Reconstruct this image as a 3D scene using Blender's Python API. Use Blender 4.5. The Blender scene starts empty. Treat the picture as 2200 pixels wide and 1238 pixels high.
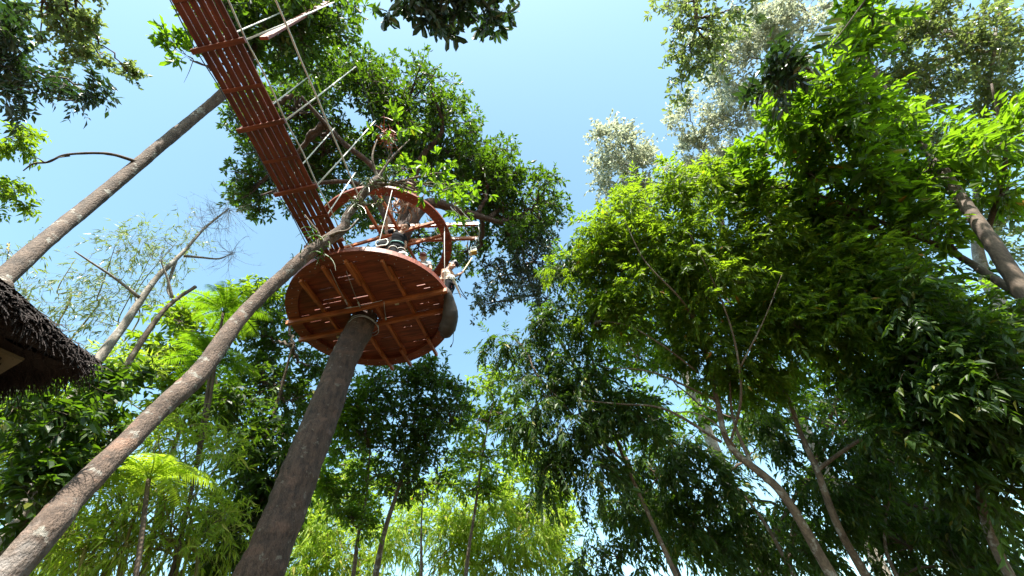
import bpy, math, numpy as np
from mathutils import Matrix, Vector
C = bpy.context.scene
COL = C.collection
PI = math.pi
rad = math.radians

# ------------------------------------------------------------------ camera
# pinhole model of the photograph (2200 x 1238 px), z up, y forward, metres
F = 900.0
_u = np.array([960 - 1100, 619 + 180, -F], float); _u /= np.linalg.norm(_u)
_f = np.array([0, 0, -1.0]); _f -= _f @ _u * _u; _f /= np.linalg.norm(_f)
CM = np.array([np.cross(_f, _u), _f, _u])
EYE = np.array([0, 0, 1.6])
cam = bpy.data.objects.new('camera', bpy.data.cameras.new('camera'))
COL.objects.link(cam); C.camera = cam
cam.data.sensor_width = 36; cam.data.lens = F / 2200 * 36
cam.data.clip_start = 0.05; cam.data.clip_end = 6000
m4 = Matrix([list(CM[0]) + [0], list(CM[1]) + [0], list(CM[2]) + [1.6], [0, 0, 0, 1]])
cam.matrix_world = m4

# ------------------------------------------------------------------ light
SUN = np.array([0.06, -0.54, 0.84]); SUN /= np.linalg.norm(SUN)      # direction towards the sun
elev = math.asin(SUN[2]); azim = math.atan2(SUN[0], SUN[1])
C.world = bpy.data.worlds.new('World'); C.world.use_nodes = True
nt = C.world.node_tree; bg = nt.nodes['Background']
sky = nt.nodes.new('ShaderNodeTexSky'); sky.sky_type = 'NISHITA'; sky.sun_disc = False
sky.sun_elevation = elev; sky.sun_rotation = azim
sky.air_density = 1.0; sky.dust_density = 1.5; sky.ozone_density = 1.0
tint = nt.nodes.new('ShaderNodeMix'); tint.data_type = 'RGBA'; tint.blend_type = 'MULTIPLY'; tint.inputs[0].default_value = 1
tint.inputs[7].default_value = (1.0, 1.17, 1.0, 1); nt.links.new(sky.outputs[0], tint.inputs[6]); nt.links.new(tint.outputs[2], bg.inputs[0]); bg.inputs[1].default_value = 0.116
sl = bpy.data.lights.new('sun', 'SUN'); sl.energy = 5.0; sl.angle = rad(0.53); sl.color = (1, 0.95, 0.86)
so = bpy.data.objects.new('sun', sl); COL.objects.link(so)
so.rotation_euler = Vector(SUN).to_track_quat('Z', 'Y').to_euler(); so.location = (-20, -20, 40)
C.view_settings.view_transform = 'Standard'; C.view_settings.look = 'None'
C.view_settings.exposure = 1.9; C.view_settings.gamma = 1
cy = C.cycles
cy.max_bounces = 5; cy.diffuse_bounces = 2; cy.glossy_bounces = 2; cy.transmission_bounces = 4
cy.transparent_max_bounces = 4; cy.caustics_reflective = False; cy.caustics_refractive = False

# ------------------------------------------------------------------ geometry helpers
def ray(px, py):
    return CM @ np.array([px - 1100, 619 - py, -F], float)
def Wz(px, py, z):
    d = ray(px, py); return EYE + d * (z - 1.6) / d[2]
def Wd(px, py, D):
    d = ray(px, py); return EYE + d * D / np.linalg.norm(d)
def Wy(px, py, y):
    d = ray(px, py); return EYE + d * y / d[1]
def Wdv(px, py, D):                                   # vectorised Wd
    d = np.stack([px - 1100, 619 - py, np.full_like(px, -F)], 1) @ CM.T
    return EYE + d * (D / np.linalg.norm(d, axis=1))[:, None]
def unit(v):
    v = np.asarray(v, float); return v / (np.linalg.norm(v, axis=-1, keepdims=True) + 1e-12)
def rpx(px, py, D, w):                                # radius in metres of something w px wide at distance D
    t = math.atan(math.hypot(px - 1100, py - 619) / F); return 0.5 * w * D * math.cos(t) / F

class MB:
    def __init__(s): s.v = []; s.f = []; s.m = []; s.a = []; s.n = 0
    def add(s, v, f, m=0, a=0.5):
        v = np.asarray(v, float).reshape(-1, 3); f = np.asarray(f, int)
        s.v.append(v); s.f.append(f + s.n); s.m.append(np.full(len(f), m)); s.n += len(v)
        s.a.append(np.broadcast_to(np.asarray(a, float), (len(v),)))
        return s
    def box(s, c, h, ax=None, m=0):                   # centre, half sizes, 3x3 axes (rows)
        ax = np.eye(3) if ax is None else np.asarray(ax, float)
        k = np.array([[x, y, z] for x in (-1, 1) for y in (-1, 1) for z in (-1, 1)], float) * h
        return s.add(np.asarray(c) + k @ ax, [[0, 1, 3, 2], [4, 6, 7, 5], [0, 4, 5, 1], [2, 3, 7, 6], [0, 2, 6, 4], [1, 5, 7, 3]], m)
    def beam(s, p, q, w, h, m=0, bev=0.006):          # straight chamfered timber p->q, width w, height h
        p = np.asarray(p, float); q = np.asarray(q, float)
        t = unit(q - p); sd = unit(np.cross(t, [0, 0, 1.0])); up = np.cross(sd, t)
        w /= 2; h /= 2; b = bev
        pr = [(-w + b, -h), (w - b, -h), (w, -h + b), (w, h - b), (w - b, h), (-w + b, h), (-w, h - b), (-w, -h + b)]
        r = np.array([sd * x + up * y for x, y in pr])
        L = np.linalg.norm(q - p); n = max(2, int(L / 0.4))
        rings = np.concatenate([p + t * L * i / n + r for i in range(n + 1)])
        f = [[i * 8 + j, i * 8 + (j + 1) % 8, i * 8 + 8 + (j + 1) % 8, i * 8 + 8 + j] for i in range(n) for j in range(8)]
        s.add(rings, f, m)
        e = n * 8
        for o, rev in ((0, 1), (e, 0)):
            q4 = [[o, o + 1, o + 2, o + 7], [o + 7, o + 2, o + 3, o + 6], [o + 6, o + 3, o + 4, o + 5]]
            s.f.append(np.array([x[::-1] if rev else x for x in q4]) + s.n - len(rings)); s.m.append(np.full(3, m))
        return s
    def tube(s, P, R, k=6, m=0, cap=True, rough=0, rng=None, flat=1.0, ref=(0.3, 0.9, 0.2)):
        P = np.asarray(P, float); n = len(P); R = np.broadcast_to(np.asarray(R, float), (n,))
        T = unit(np.gradient(P, axis=0)); A = unit(np.cross(T, np.asarray(ref, float))); B = np.cross(T, A)
        th = np.arange(k) * 2 * PI / k
        rr = R[:, None] * np.ones((1, k))
        if rough: rr = rr * (1 + rough * smooth_noise(n, k, rng))
        V = P[:, None] + rr[..., None] * (np.cos(th)[None, :, None] * A[:, None] + flat * np.sin(th)[None, :, None] * B[:, None])
        V = V.reshape(-1, 3)
        i, j = np.meshgrid(np.arange(n - 1), np.arange(k), indexing='ij'); i = i.ravel(); j = j.ravel(); j2 = (j + 1) % k
        s.add(V, np.stack([i * k + j, i * k + j2, i * k + k + j2, i * k + k + j], 1), m)
        if cap:
            for o, c in ((0, P[0]), ((n - 1) * k, P[-1])):
                b0 = s.n - len(V)
                if o == 0: s.add([c], np.zeros((0, 4), int), m); idx = s.n - 1
                else: b0 = s.n - len(V) - 1; s.add([c], np.zeros((0, 4), int), m); idx = s.n - 1
                jj = np.arange(k); f = np.stack([b0 + o + jj, b0 + o + (jj + 1) % k, np.full(k, idx)], 1)
                if o == 0: f = f[:, ::-1]
                s.f.append(f); s.m.append(np.full(k, m))
        return s
    def ball(s, c, r, m=0, nu=12, nv=8, ax=None):
        r = np.broadcast_to(np.asarray(r, float), (3,)); ax = np.eye(3) if ax is None else np.asarray(ax)
        ph = np.linspace(0, PI, nv + 1)[1:-1]; th = np.arange(nu) * 2 * PI / nu
        V = np.array([[math.sin(p) * math.cos(t), math.sin(p) * math.sin(t), math.cos(p)] for p in ph for t in th])
        V = np.concatenate([V, [[0, 0, 1], [0, 0, -1]]]) * r @ ax + c
        f = [[i * nu + j, (i + 1) * nu + j, (i + 1) * nu + (j + 1) % nu, i * nu + (j + 1) % nu] for i in range(nv - 2) for j in range(nu)]
        s.add(V, f, m); b = s.n - len(V); a = len(V) - 2
        s.f.append(np.array([[a, j, (j + 1) % nu] for j in range(nu)]) + b); s.m.append(np.full(nu, m))
        o = (nv - 2) * nu
        s.f.append(np.array([[a + 1, o + (j + 1) % nu, o + j] for j in range(nu)]) + b); s.m.append(np.full(nu, m))
        return s
    def mesh(s, name, base=(0, 0, 0), smooth=False):
        V = np.concatenate(s.v) - np.asarray(base); me = bpy.data.meshes.new(name)
        loops = np.concatenate([f.ravel() for f in s.f]); cnt = np.concatenate([np.full(len(f), f.shape[1] if f.ndim > 1 else 4) for f in s.f])
        mi = np.concatenate(s.m)
        me.vertices.add(len(V)); me.vertices.foreach_set('co', V.ravel().astype(np.float32))
        me.loops.add(len(loops)); me.loops.foreach_set('vertex_index', loops.astype(np.int32))
        me.polygons.add(len(cnt)); st = np.concatenate([[0], np.cumsum(cnt)[:-1]])
        me.polygons.foreach_set('loop_start', st.astype(np.int32)); me.polygons.foreach_set('loop_total', cnt.astype(np.int32))
        me.polygons.foreach_set('material_index', mi.astype(np.int32))
        me.polygons.foreach_set('use_smooth', np.full(len(cnt), smooth))
        at = me.attributes.new('var', 'FLOAT', 'POINT'); at.data.foreach_set('value', np.concatenate(s.a).astype(np.float32))
        me.update(calc_edges=True); me.validate()
        return me

def smooth_noise(n, k, rng):                          # lumpy values over a tube, periodic around
    o = np.zeros((n, k))
    for a, b, w in ((max(3, n // 6), 3, 1.0), (max(4, n // 2), 6, 0.6), (n, 9, 0.35), (n, k, 0.28 if k > 20 else 0)):
        g = rng.normal(0, 1, (a, b)); g = np.concatenate([g, g[:, :1]], 1)
        x = np.linspace(0, a - 1, n); y = np.linspace(0, b, k + 1)[:-1]
        xi = np.clip(x.astype(int), 0, a - 2); yi = y.astype(int); fx = (x - xi)[:, None]; fy = (y - yi)[None]
        g00 = g[xi][:, yi]; g10 = g[xi + 1][:, yi]; g01 = g[xi][:, yi + 1]; g11 = g[xi + 1][:, yi + 1]
        o += w * ((g00 * (1 - fx) + g10 * fx) * (1 - fy) + (g01 * (1 - fx) + g11 * fx) * fy)
    return o * 0.6

def spline(P, n=8):
    P = np.asarray(P, float); Q = np.concatenate([[2 * P[0] - P[1]], P, [2 * P[-1] - P[-2]]]); out = []
    for i in range(1, len(Q) - 2):
        t = np.linspace(0, 1, n, endpoint=False)[:, None]; a, b, c, d = Q[i - 1:i + 3]
        out.append(0.5 * (2 * b + (c - a) * t + (2 * a - 5 * b + 4 * c - d) * t ** 2 + (3 * b - a - 3 * c + d) * t ** 3))
    return np.concatenate(out + [P[-1:]])

BASE = {}
def link(o, parent=None):
    COL.objects.link(o)
    if parent is not None: o.parent = parent
    return o
def tag(o, label=None, cat=None, group=None, kind=None):
    if label: o['label'] = label
    if cat: o['category'] = cat
    if group: o['group'] = group
    if kind: o['kind'] = kind
    return o
def thing(name, label, cat, base, group=None):
    o = bpy.data.objects.new(name, None); link(o); o.location = [float(x) for x in base]; o.empty_display_size = 0.2
    tag(o, label, cat, group); BASE[o.name] = np.asarray(base, float)
    return o
def part(name, mb, mats, parent=None, smooth=False, mesh=None, loc=None):
    b = np.zeros(3) if parent is None else BASE[parent.name]
    me = mesh or mb.mesh(name, b, smooth)
    for m in (mats if isinstance(mats, (list, tuple)) else [mats]): me.materials.append(m)
    o = bpy.data.objects.new(name, me); link(o, parent)
    if parent is not None: BASE[o.name] = b
    return o

# ------------------------------------------------------------------ materials
def newmat(name):
    m = bpy.data.materials.new(name); m.use_nodes = True; return m, m.node_tree.nodes, m.node_tree.links
def ramp(N, stops):
    r = N.new('ShaderNodeValToRGB'); e = r.color_ramp.elements
    e[0].position = stops[0][0]; e[0].color = (*stops[0][1], 1); e[1].position = stops[-1][0]; e[1].color = (*stops[-1][1], 1)
    for p, c in stops[1:-1]: x = e.new(p); x.color = (*c, 1)
    return r
def leafmat(name, stops, trans, transcol, rough=0.42, spec=0.5):
    stops = [(p, tuple(0.8 * x for x in c)) for p, c in stops]; transcol = tuple(0.84 * x for x in transcol)
    m, N, L = newmat(name); b = N['Principled BSDF']; b.inputs['Roughness'].default_value = rough
    b.inputs['Specular IOR Level'].default_value = spec
    at = N.new('ShaderNodeAttribute'); at.attribute_name = 'var'
    r = ramp(N, stops); L.new(at.outputs['Fac'], r.inputs[0]); L.new(r.outputs[0], b.inputs['Base Color'])
    tr = N.new('ShaderNodeBsdfTranslucent'); mx = N.new('ShaderNodeMix'); mx.data_type = 'RGBA'; mx.blend_type = 'MIX'
    mx.inputs[0].default_value = 0.72; L.new(r.outputs[0], mx.inputs[6]); mx.inputs[7].default_value = (*transcol, 1)
    L.new(mx.outputs[2], tr.inputs[0])
    ms = N.new('ShaderNodeMixShader'); ms.inputs[0].default_value = trans
    L.new(b.outputs[0], ms.inputs[1]); L.new(tr.outputs[0], ms.inputs[2]); L.new(ms.outputs[0], N['Material Output'].inputs[0])
    return m
def barkmat(name, dark, mid, pale, pale_amt=0.55, scale=6.0, bump=0.5, stretch=0.35, extra=None):
    dark, mid, pale = [tuple(0.8 * x for x in c) for c in (dark, mid, pale)]
    m, N, L = newmat(name); b = N['Principled BSDF']; b.inputs['Roughness'].default_value = 0.85
    tc = N.new('ShaderNodeTexCoord'); mp = N.new('ShaderNodeMapping'); mp.inputs['Scale'].default_value = (1, 1, stretch)
    L.new(tc.outputs['Object'], mp.inputs[0])
    n1 = N.new('ShaderNodeTexNoise'); n1.inputs['Scale'].default_value = scale; n1.inputs['Detail'].default_value = 8; n1.inputs['Roughness'].default_value = 0.7
    n2 = N.new('ShaderNodeTexNoise'); n2.inputs['Scale'].default_value = scale * 0.55; n2.inputs['Detail'].default_value = 6; n2.inputs['Roughness'].default_value = 0.65
    n3 = N.new('ShaderNodeTexNoise'); n3.inputs['Scale'].default_value = scale * 5; n3.inputs['Detail'].default_value = 5
    for n in (n1, n3): L.new(mp.outputs[0], n.inputs['Vector'])
    L.new(tc.outputs['Object'], n2.inputs['Vector'])
    r1 = ramp(N, [(0.32, dark), (0.5, mid), (0.68, tuple(min(1, x * 1.5) for x in mid))]); L.new(n1.outputs[0], r1.inputs[0])
    r2 = ramp(N, [(pale_amt, (0, 0, 0)), (pale_amt + 0.05, (0.9, 0.9, 0.9))]); L.new(n2.outputs[0], r2.inputs[0])
    mx = N.new('ShaderNodeMix'); mx.data_type = 'RGBA'; L.new(r2.outputs[0], mx.inputs[0]); L.new(r1.outputs[0], mx.inputs[6]); mx.inputs[7].default_value = (*pale, 1)
    last = mx.outputs[2]
    if extra:
        n4 = N.new('ShaderNodeTexNoise'); n4.inputs['Scale'].default_value = scale * 0.3; n4.inputs['Detail'].default_value = 5; L.new(tc.outputs['Object'], n4.inputs['Vector'])
        r4 = ramp(N, [(0.56, (0, 0, 0)), (0.62, (0.8, 0.8, 0.8))]); L.new(n4.outputs[0], r4.inputs[0])
        m4_ = N.new('ShaderNodeMix'); m4_.data_type = 'RGBA'; L.new(r4.outputs[0], m4_.inputs[0]); L.new(last, m4_.inputs[6]); m4_.inputs[7].default_value = (*extra, 1); last = m4_.outputs[2]
    m3 = N.new('ShaderNodeMix'); m3.data_type = 'RGBA'; m3.blend_type = 'MULTIPLY'; m3.inputs[0].default_value = 0.7
    r3 = ramp(N, [(0.35, (0.45, 0.45, 0.45)), (0.65, (1, 1, 1))]); L.new(n3.outputs[0], r3.inputs[0])
    L.new(last, m3.inputs[6]); L.new(r3.outputs[0], m3.inputs[7]); L.new(m3.outputs[2], b.inputs['Base Color'])
    ad = N.new('ShaderNodeMath'); ad.operation = 'ADD'; L.new(n1.outputs[0], ad.inputs[0]); L.new(n3.outputs[0], ad.inputs[1])
    bp = N.new('ShaderNodeBump'); bp.inputs['Strength'].default_value = bump; bp.inputs['Distance'].default_value = 0.04
    L.new(ad.outputs[0], bp.inputs['Height']); L.new(bp.outputs[0], b.inputs['Normal'])
    return m
def woodmat(name, dark, mid, rough=0.45, axis=0):
    dark, mid = [tuple(0.85 * x for x in c) for c in (dark, mid)]
    m, N, L = newmat(name); b = N['Principled BSDF']; b.inputs['Roughness'].default_value = rough
    tc = N.new('ShaderNodeTexCoord'); mp = N.new('ShaderNodeMapping'); sc = [14, 14, 14]; sc[axis] = 0.8
    mp.inputs['Scale'].default_value = sc; L.new(tc.outputs['Object'], mp.inputs[0])
    n = N.new('ShaderNodeTexNoise'); n.inputs['Scale'].default_value = 1.6; n.inputs['Detail'].default_value = 6; L.new(mp.outputs[0], n.inputs['Vector'])
    n2 = N.new('ShaderNodeTexNoise'); n2.inputs['Scale'].default_value = 2.2; n2.inputs['Detail'].default_value = 3; L.new(tc.outputs['Object'], n2.inputs['Vector'])
    r = ramp(N, [(0.3, dark), (0.55, mid), (0.75, tuple(x * 1.35 for x in mid))]); L.new(n.outputs[0], r.inputs[0])
    r2 = ramp(N, [(0.35, (0.6, 0.55, 0.55)), (0.65, (1, 1, 1))]); L.new(n2.outputs[0], r2.inputs[0])
    mx = N.new('ShaderNodeMix'); mx.data_type = 'RGBA'; mx.blend_type = 'MULTIPLY'; mx.inputs[0].default_value = 1
    L.new(r.outputs[0], mx.inputs[6]); L.new(r2.outputs[0], mx.inputs[7]); L.new(mx.outputs[2], b.inputs['Base Color'])
    bp = N.new('ShaderNodeBump'); bp.inputs['Strength'].default_value = 0.25; bp.inputs['Distance'].default_value = 0.01
    L.new(n.outputs[0], bp.inputs['Height']); L.new(bp.outputs[0], b.inputs['Normal'])
    return m
def plain(name, col, rough=0.6, metal=0, var=0.25, scale=20):
    m, N, L = newmat(name); b = N['Principled BSDF']; b.inputs['Roughness'].default_value = rough; b.inputs['Metallic'].default_value = metal
    tc = N.new('ShaderNodeTexCoord'); n = N.new('ShaderNodeTexNoise'); n.inputs['Scale'].default_value = scale; n.inputs['Detail'].default_value = 4
    L.new(tc.outputs['Object'], n.inputs['Vector'])
    r = ramp(N, [(0.3, tuple(x * (1 - var) for x in col)), (0.7, tuple(min(1, x * (1 + var)) for x in col))])
    L.new(n.outputs[0], r.inputs[0]); L.new(r.outputs[0], b.inputs['Base Color'])
    return m
OR = (0.42, 0.12, 0.02)
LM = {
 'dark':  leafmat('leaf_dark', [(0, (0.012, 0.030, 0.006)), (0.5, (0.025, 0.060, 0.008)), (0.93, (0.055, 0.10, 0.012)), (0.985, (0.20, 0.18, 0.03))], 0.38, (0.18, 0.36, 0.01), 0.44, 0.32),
 'shade': leafmat('leaf_silhouette', [(0, (0.010, 0.022, 0.010)), (0.5, (0.020, 0.042, 0.016)), (0.93, (0.04, 0.07, 0.02)), (0.985, (0.16, 0.15, 0.03))], 0.14, (0.10, 0.24, 0.02), 0.33, 0.6),  # darker, less translucent leaf: shade of silhouetted crowns put into its colour
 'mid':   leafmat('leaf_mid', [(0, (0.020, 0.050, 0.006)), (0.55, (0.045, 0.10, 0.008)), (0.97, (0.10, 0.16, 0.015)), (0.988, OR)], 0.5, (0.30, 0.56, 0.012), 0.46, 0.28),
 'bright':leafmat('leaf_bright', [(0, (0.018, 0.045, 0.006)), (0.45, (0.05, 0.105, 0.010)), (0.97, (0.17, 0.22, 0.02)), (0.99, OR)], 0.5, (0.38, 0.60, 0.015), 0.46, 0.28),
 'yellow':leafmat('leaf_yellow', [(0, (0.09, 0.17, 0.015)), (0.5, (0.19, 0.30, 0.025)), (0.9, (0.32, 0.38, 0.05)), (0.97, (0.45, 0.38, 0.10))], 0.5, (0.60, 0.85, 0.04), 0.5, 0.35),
 'pale':  leafmat('leaf_glint', [(0, (0.12, 0.17, 0.10)), (0.45, (0.34, 0.38, 0.32)), (0.85, (0.62, 0.63, 0.60)), (0.97, (0.5, 0.44, 0.10))], 0.4, (0.66, 0.72, 0.42), 0.3, 0.6),  # whitish stops paint sun glints into the far leaves
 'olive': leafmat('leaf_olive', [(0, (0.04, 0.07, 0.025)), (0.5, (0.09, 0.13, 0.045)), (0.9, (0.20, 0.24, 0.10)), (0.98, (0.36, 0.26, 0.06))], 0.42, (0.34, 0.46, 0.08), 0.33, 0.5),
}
BK = {
 'giant': barkmat('bark_giant', (0.028, 0.016, 0.012), (0.105, 0.060, 0.045), (0.24, 0.20, 0.165), 0.60, 11, 1.0, 0.35, (0.15, 0.08, 0.058)),
 'smooth':barkmat('bark_lichen', (0.045, 0.026, 0.016), (0.13, 0.085, 0.06), (0.30, 0.28, 0.24), 0.57, 13, 0.7, 0.6, (0.21, 0.12, 0.08)),
 'tall':  barkmat('bark_tall', (0.045, 0.03, 0.02), (0.13, 0.09, 0.065), (0.38, 0.36, 0.31), 0.575, 10, 0.6, 0.6),
 'thin':  barkmat('bark_thin', (0.07, 0.045, 0.03), (0.17, 0.12, 0.08), (0.36, 0.33, 0.28), 0.55, 9, 0.3, 0.5),
 'dead':  barkmat('bark_dead', (0.16, 0.13, 0.10), (0.30, 0.26, 0.21), (0.50, 0.48, 0.44), 0.55, 9, 0.3, 0.5),
 'twig':  barkmat('bark_twig', (0.05, 0.03, 0.02), (0.11, 0.075, 0.05), (0.25, 0.22, 0.18), 0.62, 10, 0.2),
 'cane':  barkmat('bamboo_cane', (0.14, 0.13, 0.04), (0.28, 0.24, 0.07), (0.40, 0.34, 0.15), 0.58, 6, 0.1, 0.2),
}
WOOD = woodmat('stained_wood', (0.125, 0.032, 0.017), (0.31, 0.078, 0.040), 0.58, 0)
WOODY = woodmat('stained_wood_long', (0.10, 0.020, 0.011), (0.24, 0.052, 0.030), 0.6, 1)
WOODL = woodmat('orange_wood', (0.26, 0.07, 0.025), (0.52, 0.17, 0.06), 0.45, 1)
WOODX = woodmat('orange_wood_cross', (0.26, 0.07, 0.025), (0.52, 0.17, 0.06), 0.45, 0)
ROPE = plain('white_rope', (0.62, 0.60, 0.55), 0.8, 0, 0.3, 60)
STEEL = plain('steel', (0.35, 0.35, 0.36), 0.35, 0.9)
CABLE = plain('dark_cable', (0.03, 0.035, 0.03), 0.5)

# ------------------------------------------------------------------ foliage machine
def leaves(mb, B, D, Nn, Ls, Ws, a, rng, wide=0.45, fold=0.22, curl=0.12, mat=0, detail=False):
    """one folded, curling blade per row: base, direction, normal, length, width"""
    D = unit(D); S = unit(np.cross(D, Nn)); Nn = np.cross(S, D); L = Ls[:, None]; w = (Ws / 2)[:, None]; n = len(B)
    if n == 0: return
    if not detail:
        mid = B + D * L * wide - Nn * w * fold
        V = np.stack([B, mid + S * w + Nn * w * fold * 2, mid, mid - S * w + Nn * w * fold * 2, B + D * L - Nn * L * curl], 1)
        t = np.array([[0, 2, 1], [0, 3, 2], [1, 2, 4], [2, 3, 4]])
        k = 5
    else:
        m1 = B + D * L * (wide * 0.55); m2 = B + D * L * (wide + (1 - wide) * 0.45) - Nn * L * curl * 0.4
        f = Nn * w * fold * 2
        V = np.stack([B, m1 + S * w * 0.8 + f, m1, m1 - S * w * 0.8 + f, m2 + S * w * 0.9 + f, m2, m2 - S * w * 0.9 + f, B + D * L - Nn * L * curl], 1)
        t = np.array([[0, 2, 1], [0, 3, 2], [1, 2, 5], [1, 5, 4], [2, 3, 6], [2, 6, 5], [4, 5, 7], [5, 6, 7]])
        k = 8
    f = (np.arange(n)[:, None, None] * k + t[None]).reshape(-1, 3)
    mb.add(V.reshape(-1, 3), f, mat, np.repeat(a, k))

def twigtubes(mb, P, r0, r1, k=3):
    """P (T,n,3) many thin tubes at once"""
    T, n, _ = P.shape
    if T == 0: return
    t = unit(np.gradient(P, axis=1)); A = unit(np.cross(t, np.array([0.31, 0.87, 0.38]))); Bv = np.cross(t, A)
    th = np.arange(k) * 2 * PI / k; R = np.linspace(0, 1, n)[None, :] * (np.reshape(r1, (-1, 1)) - np.reshape(r0, (-1, 1))) + np.reshape(r0, (-1, 1))
    R = np.broadcast_to(R, (T, n))
    V = P[:, :, None] + R[..., None, None] * (np.cos(th)[None, None, :, None] * A[:, :, None] + np.sin(th)[None, None, :, None] * Bv[:, :, None])
    i, j = np.meshgrid(np.arange(n - 1), np.arange(k), indexing='ij'); i = i.ravel(); j = j.ravel(); j2 = (j + 1) % k
    q = np.stack([i * k + j, i * k + j2, i * k + k + j2, i * k + k + j], 1)
    f = (np.arange(T)[:, None, None] * n * k + q[None]).reshape(-1, 4)
    mb.add(V.reshape(-1, 3), f)

def bez(a, c, b, n):
    t = np.linspace(0, 1, n)[None, :, None]; a, c, b = a[:, None], c[:, None], b[:, None]
    return a * (1 - t) ** 2 + 2 * c * t * (1 - t) + b * t * t
def samp(P, t):                                       # P (T,n,3), t (T,K) in 0..1 -> points and tangents
    n = P.shape[1]; x = np.clip(t * (n - 1), 0, n - 1.001); i = x.astype(int); f = (x - i)[..., None]
    r = np.arange(len(P))[:, None]; a = P[r, i]; b = P[r, i + 1]
    return a + (b - a) * f, unit(b - a)

def foliage(P, style, ll, rng, lv, bias):
    """P: (T,n,3) twig curves; style; leaf length"""
    T = len(P)
    def put(pos, d, L, W, **k):
        pos = pos.reshape(-1, 3); d = d.reshape(-1, 3); n = len(pos)
        up = np.array([0, 0, 1.0]) + rng.normal(0, 0.55, (n, 3))
        s = np.exp(rng.normal(0, 0.22, n)); a = np.clip(rng.random(n) ** 1.0 * 0.985 + rng.normal(0, 0.01, n), 0, 1)
        leaves(lv, pos, d, up, L * s, W * s, a, rng, **k)
    if style in ('whorl', 'bigwhorl'):
        K = 9; t = np.clip(1 - np.abs(rng.normal(0, 0.16, (T, K))), 0.2, 1); p, tg = samp(P, t)
        r = unit(rng.normal(0, 1, (T, K, 3))); d = unit(tg * 0.55 + r * 0.95 + np.array([0, 0, -0.12]))
        put(p, d, ll, ll * 0.36, wide=0.6, detail=style == 'bigwhorl')
    elif style in ('alt', 'bigalt'):
        K = 9; t = np.clip(np.linspace(0.25, 1, K)[None] + rng.normal(0, 0.03, (T, K)), 0, 1); p, tg = samp(P, t)
        sd = unit(np.cross(tg, np.array([0, 0, 1.0]) + rng.normal(0, 0.2, (T, K, 3)))) * np.where(np.arange(K) % 2, 1, -1)[None, :, None]
        d = unit(tg * 0.6 + sd * 0.8 + rng.normal(0, 0.3, (T, K, 3)) + np.array([0, 0, -0.35]))
        put(p, d, ll, ll * 0.40, wide=0.42, detail=style == 'bigalt')
    elif style == 'pinnate':
        # every twig bears three drooping compound leaves
        q, tg = samp(P, np.array([[0.5, 0.75, 1.0]] * T)); q = q.reshape(-1, 3); tg = tg.reshape(-1, 3); n = len(q)
        d = unit(tg * 0.7 + rng.normal(0, 0.6, (n, 3)) + bias); Lr = ll * 2.6 * np.exp(rng.normal(0, 0.2, n))[:, None]
        e = q + d * Lr + np.array([0, 0, -0.22]) * Lr; c = q + d * Lr * 0.55 + np.array([0, 0, 0.08]) * Lr
        R = bez(q, c, e, 4); twigtubes(lv, R, 0.003, 0.0012)
        K = 11; t = np.linspace(0.18, 1, K)[None] + rng.normal(0, 0.012, (n, K)); p, tg2 = samp(R, np.clip(t, 0, 1))
        sd = unit(np.cross(tg2, np.array([0, 0, 1.0]) + rng.normal(0, 0.15, (n, 1, 3)))) * np.where(np.arange(K) % 2, 1, -1)[None, :, None]
        sd[:, -1] *= 0.1
        dd = unit(tg2 * 0.75 + sd * 0.8 + rng.normal(0, 0.16, (n, K, 3)) + np.array([0, 0, -0.25]))
        put(p, dd, ll, ll * 0.35, wide=0.38, detail=False, curl=0.16)
    elif style == 'bamboo':
        K = 10; t = rng.uniform(0.3, 1, (T, K)); p, tg = samp(P, t)
        d = unit(tg * 0.8 + rng.normal(0, 0.55, (T, K, 3)) + np.array([0, 0, -0.5]))
        put(p, d, ll, ll * 0.16, wide=0.3, curl=0.2)
    elif style == 'fine':
        K = 14; t = rng.uniform(0.15, 1, (T, K)); p, tg = samp(P, t)
        d = unit(tg * 0.4 + rng.normal(0, 0.7, (T, K, 3))); put(p, d, ll, ll * 0.5, wide=0.5)
    elif style == 'bare':
        pass

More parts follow.
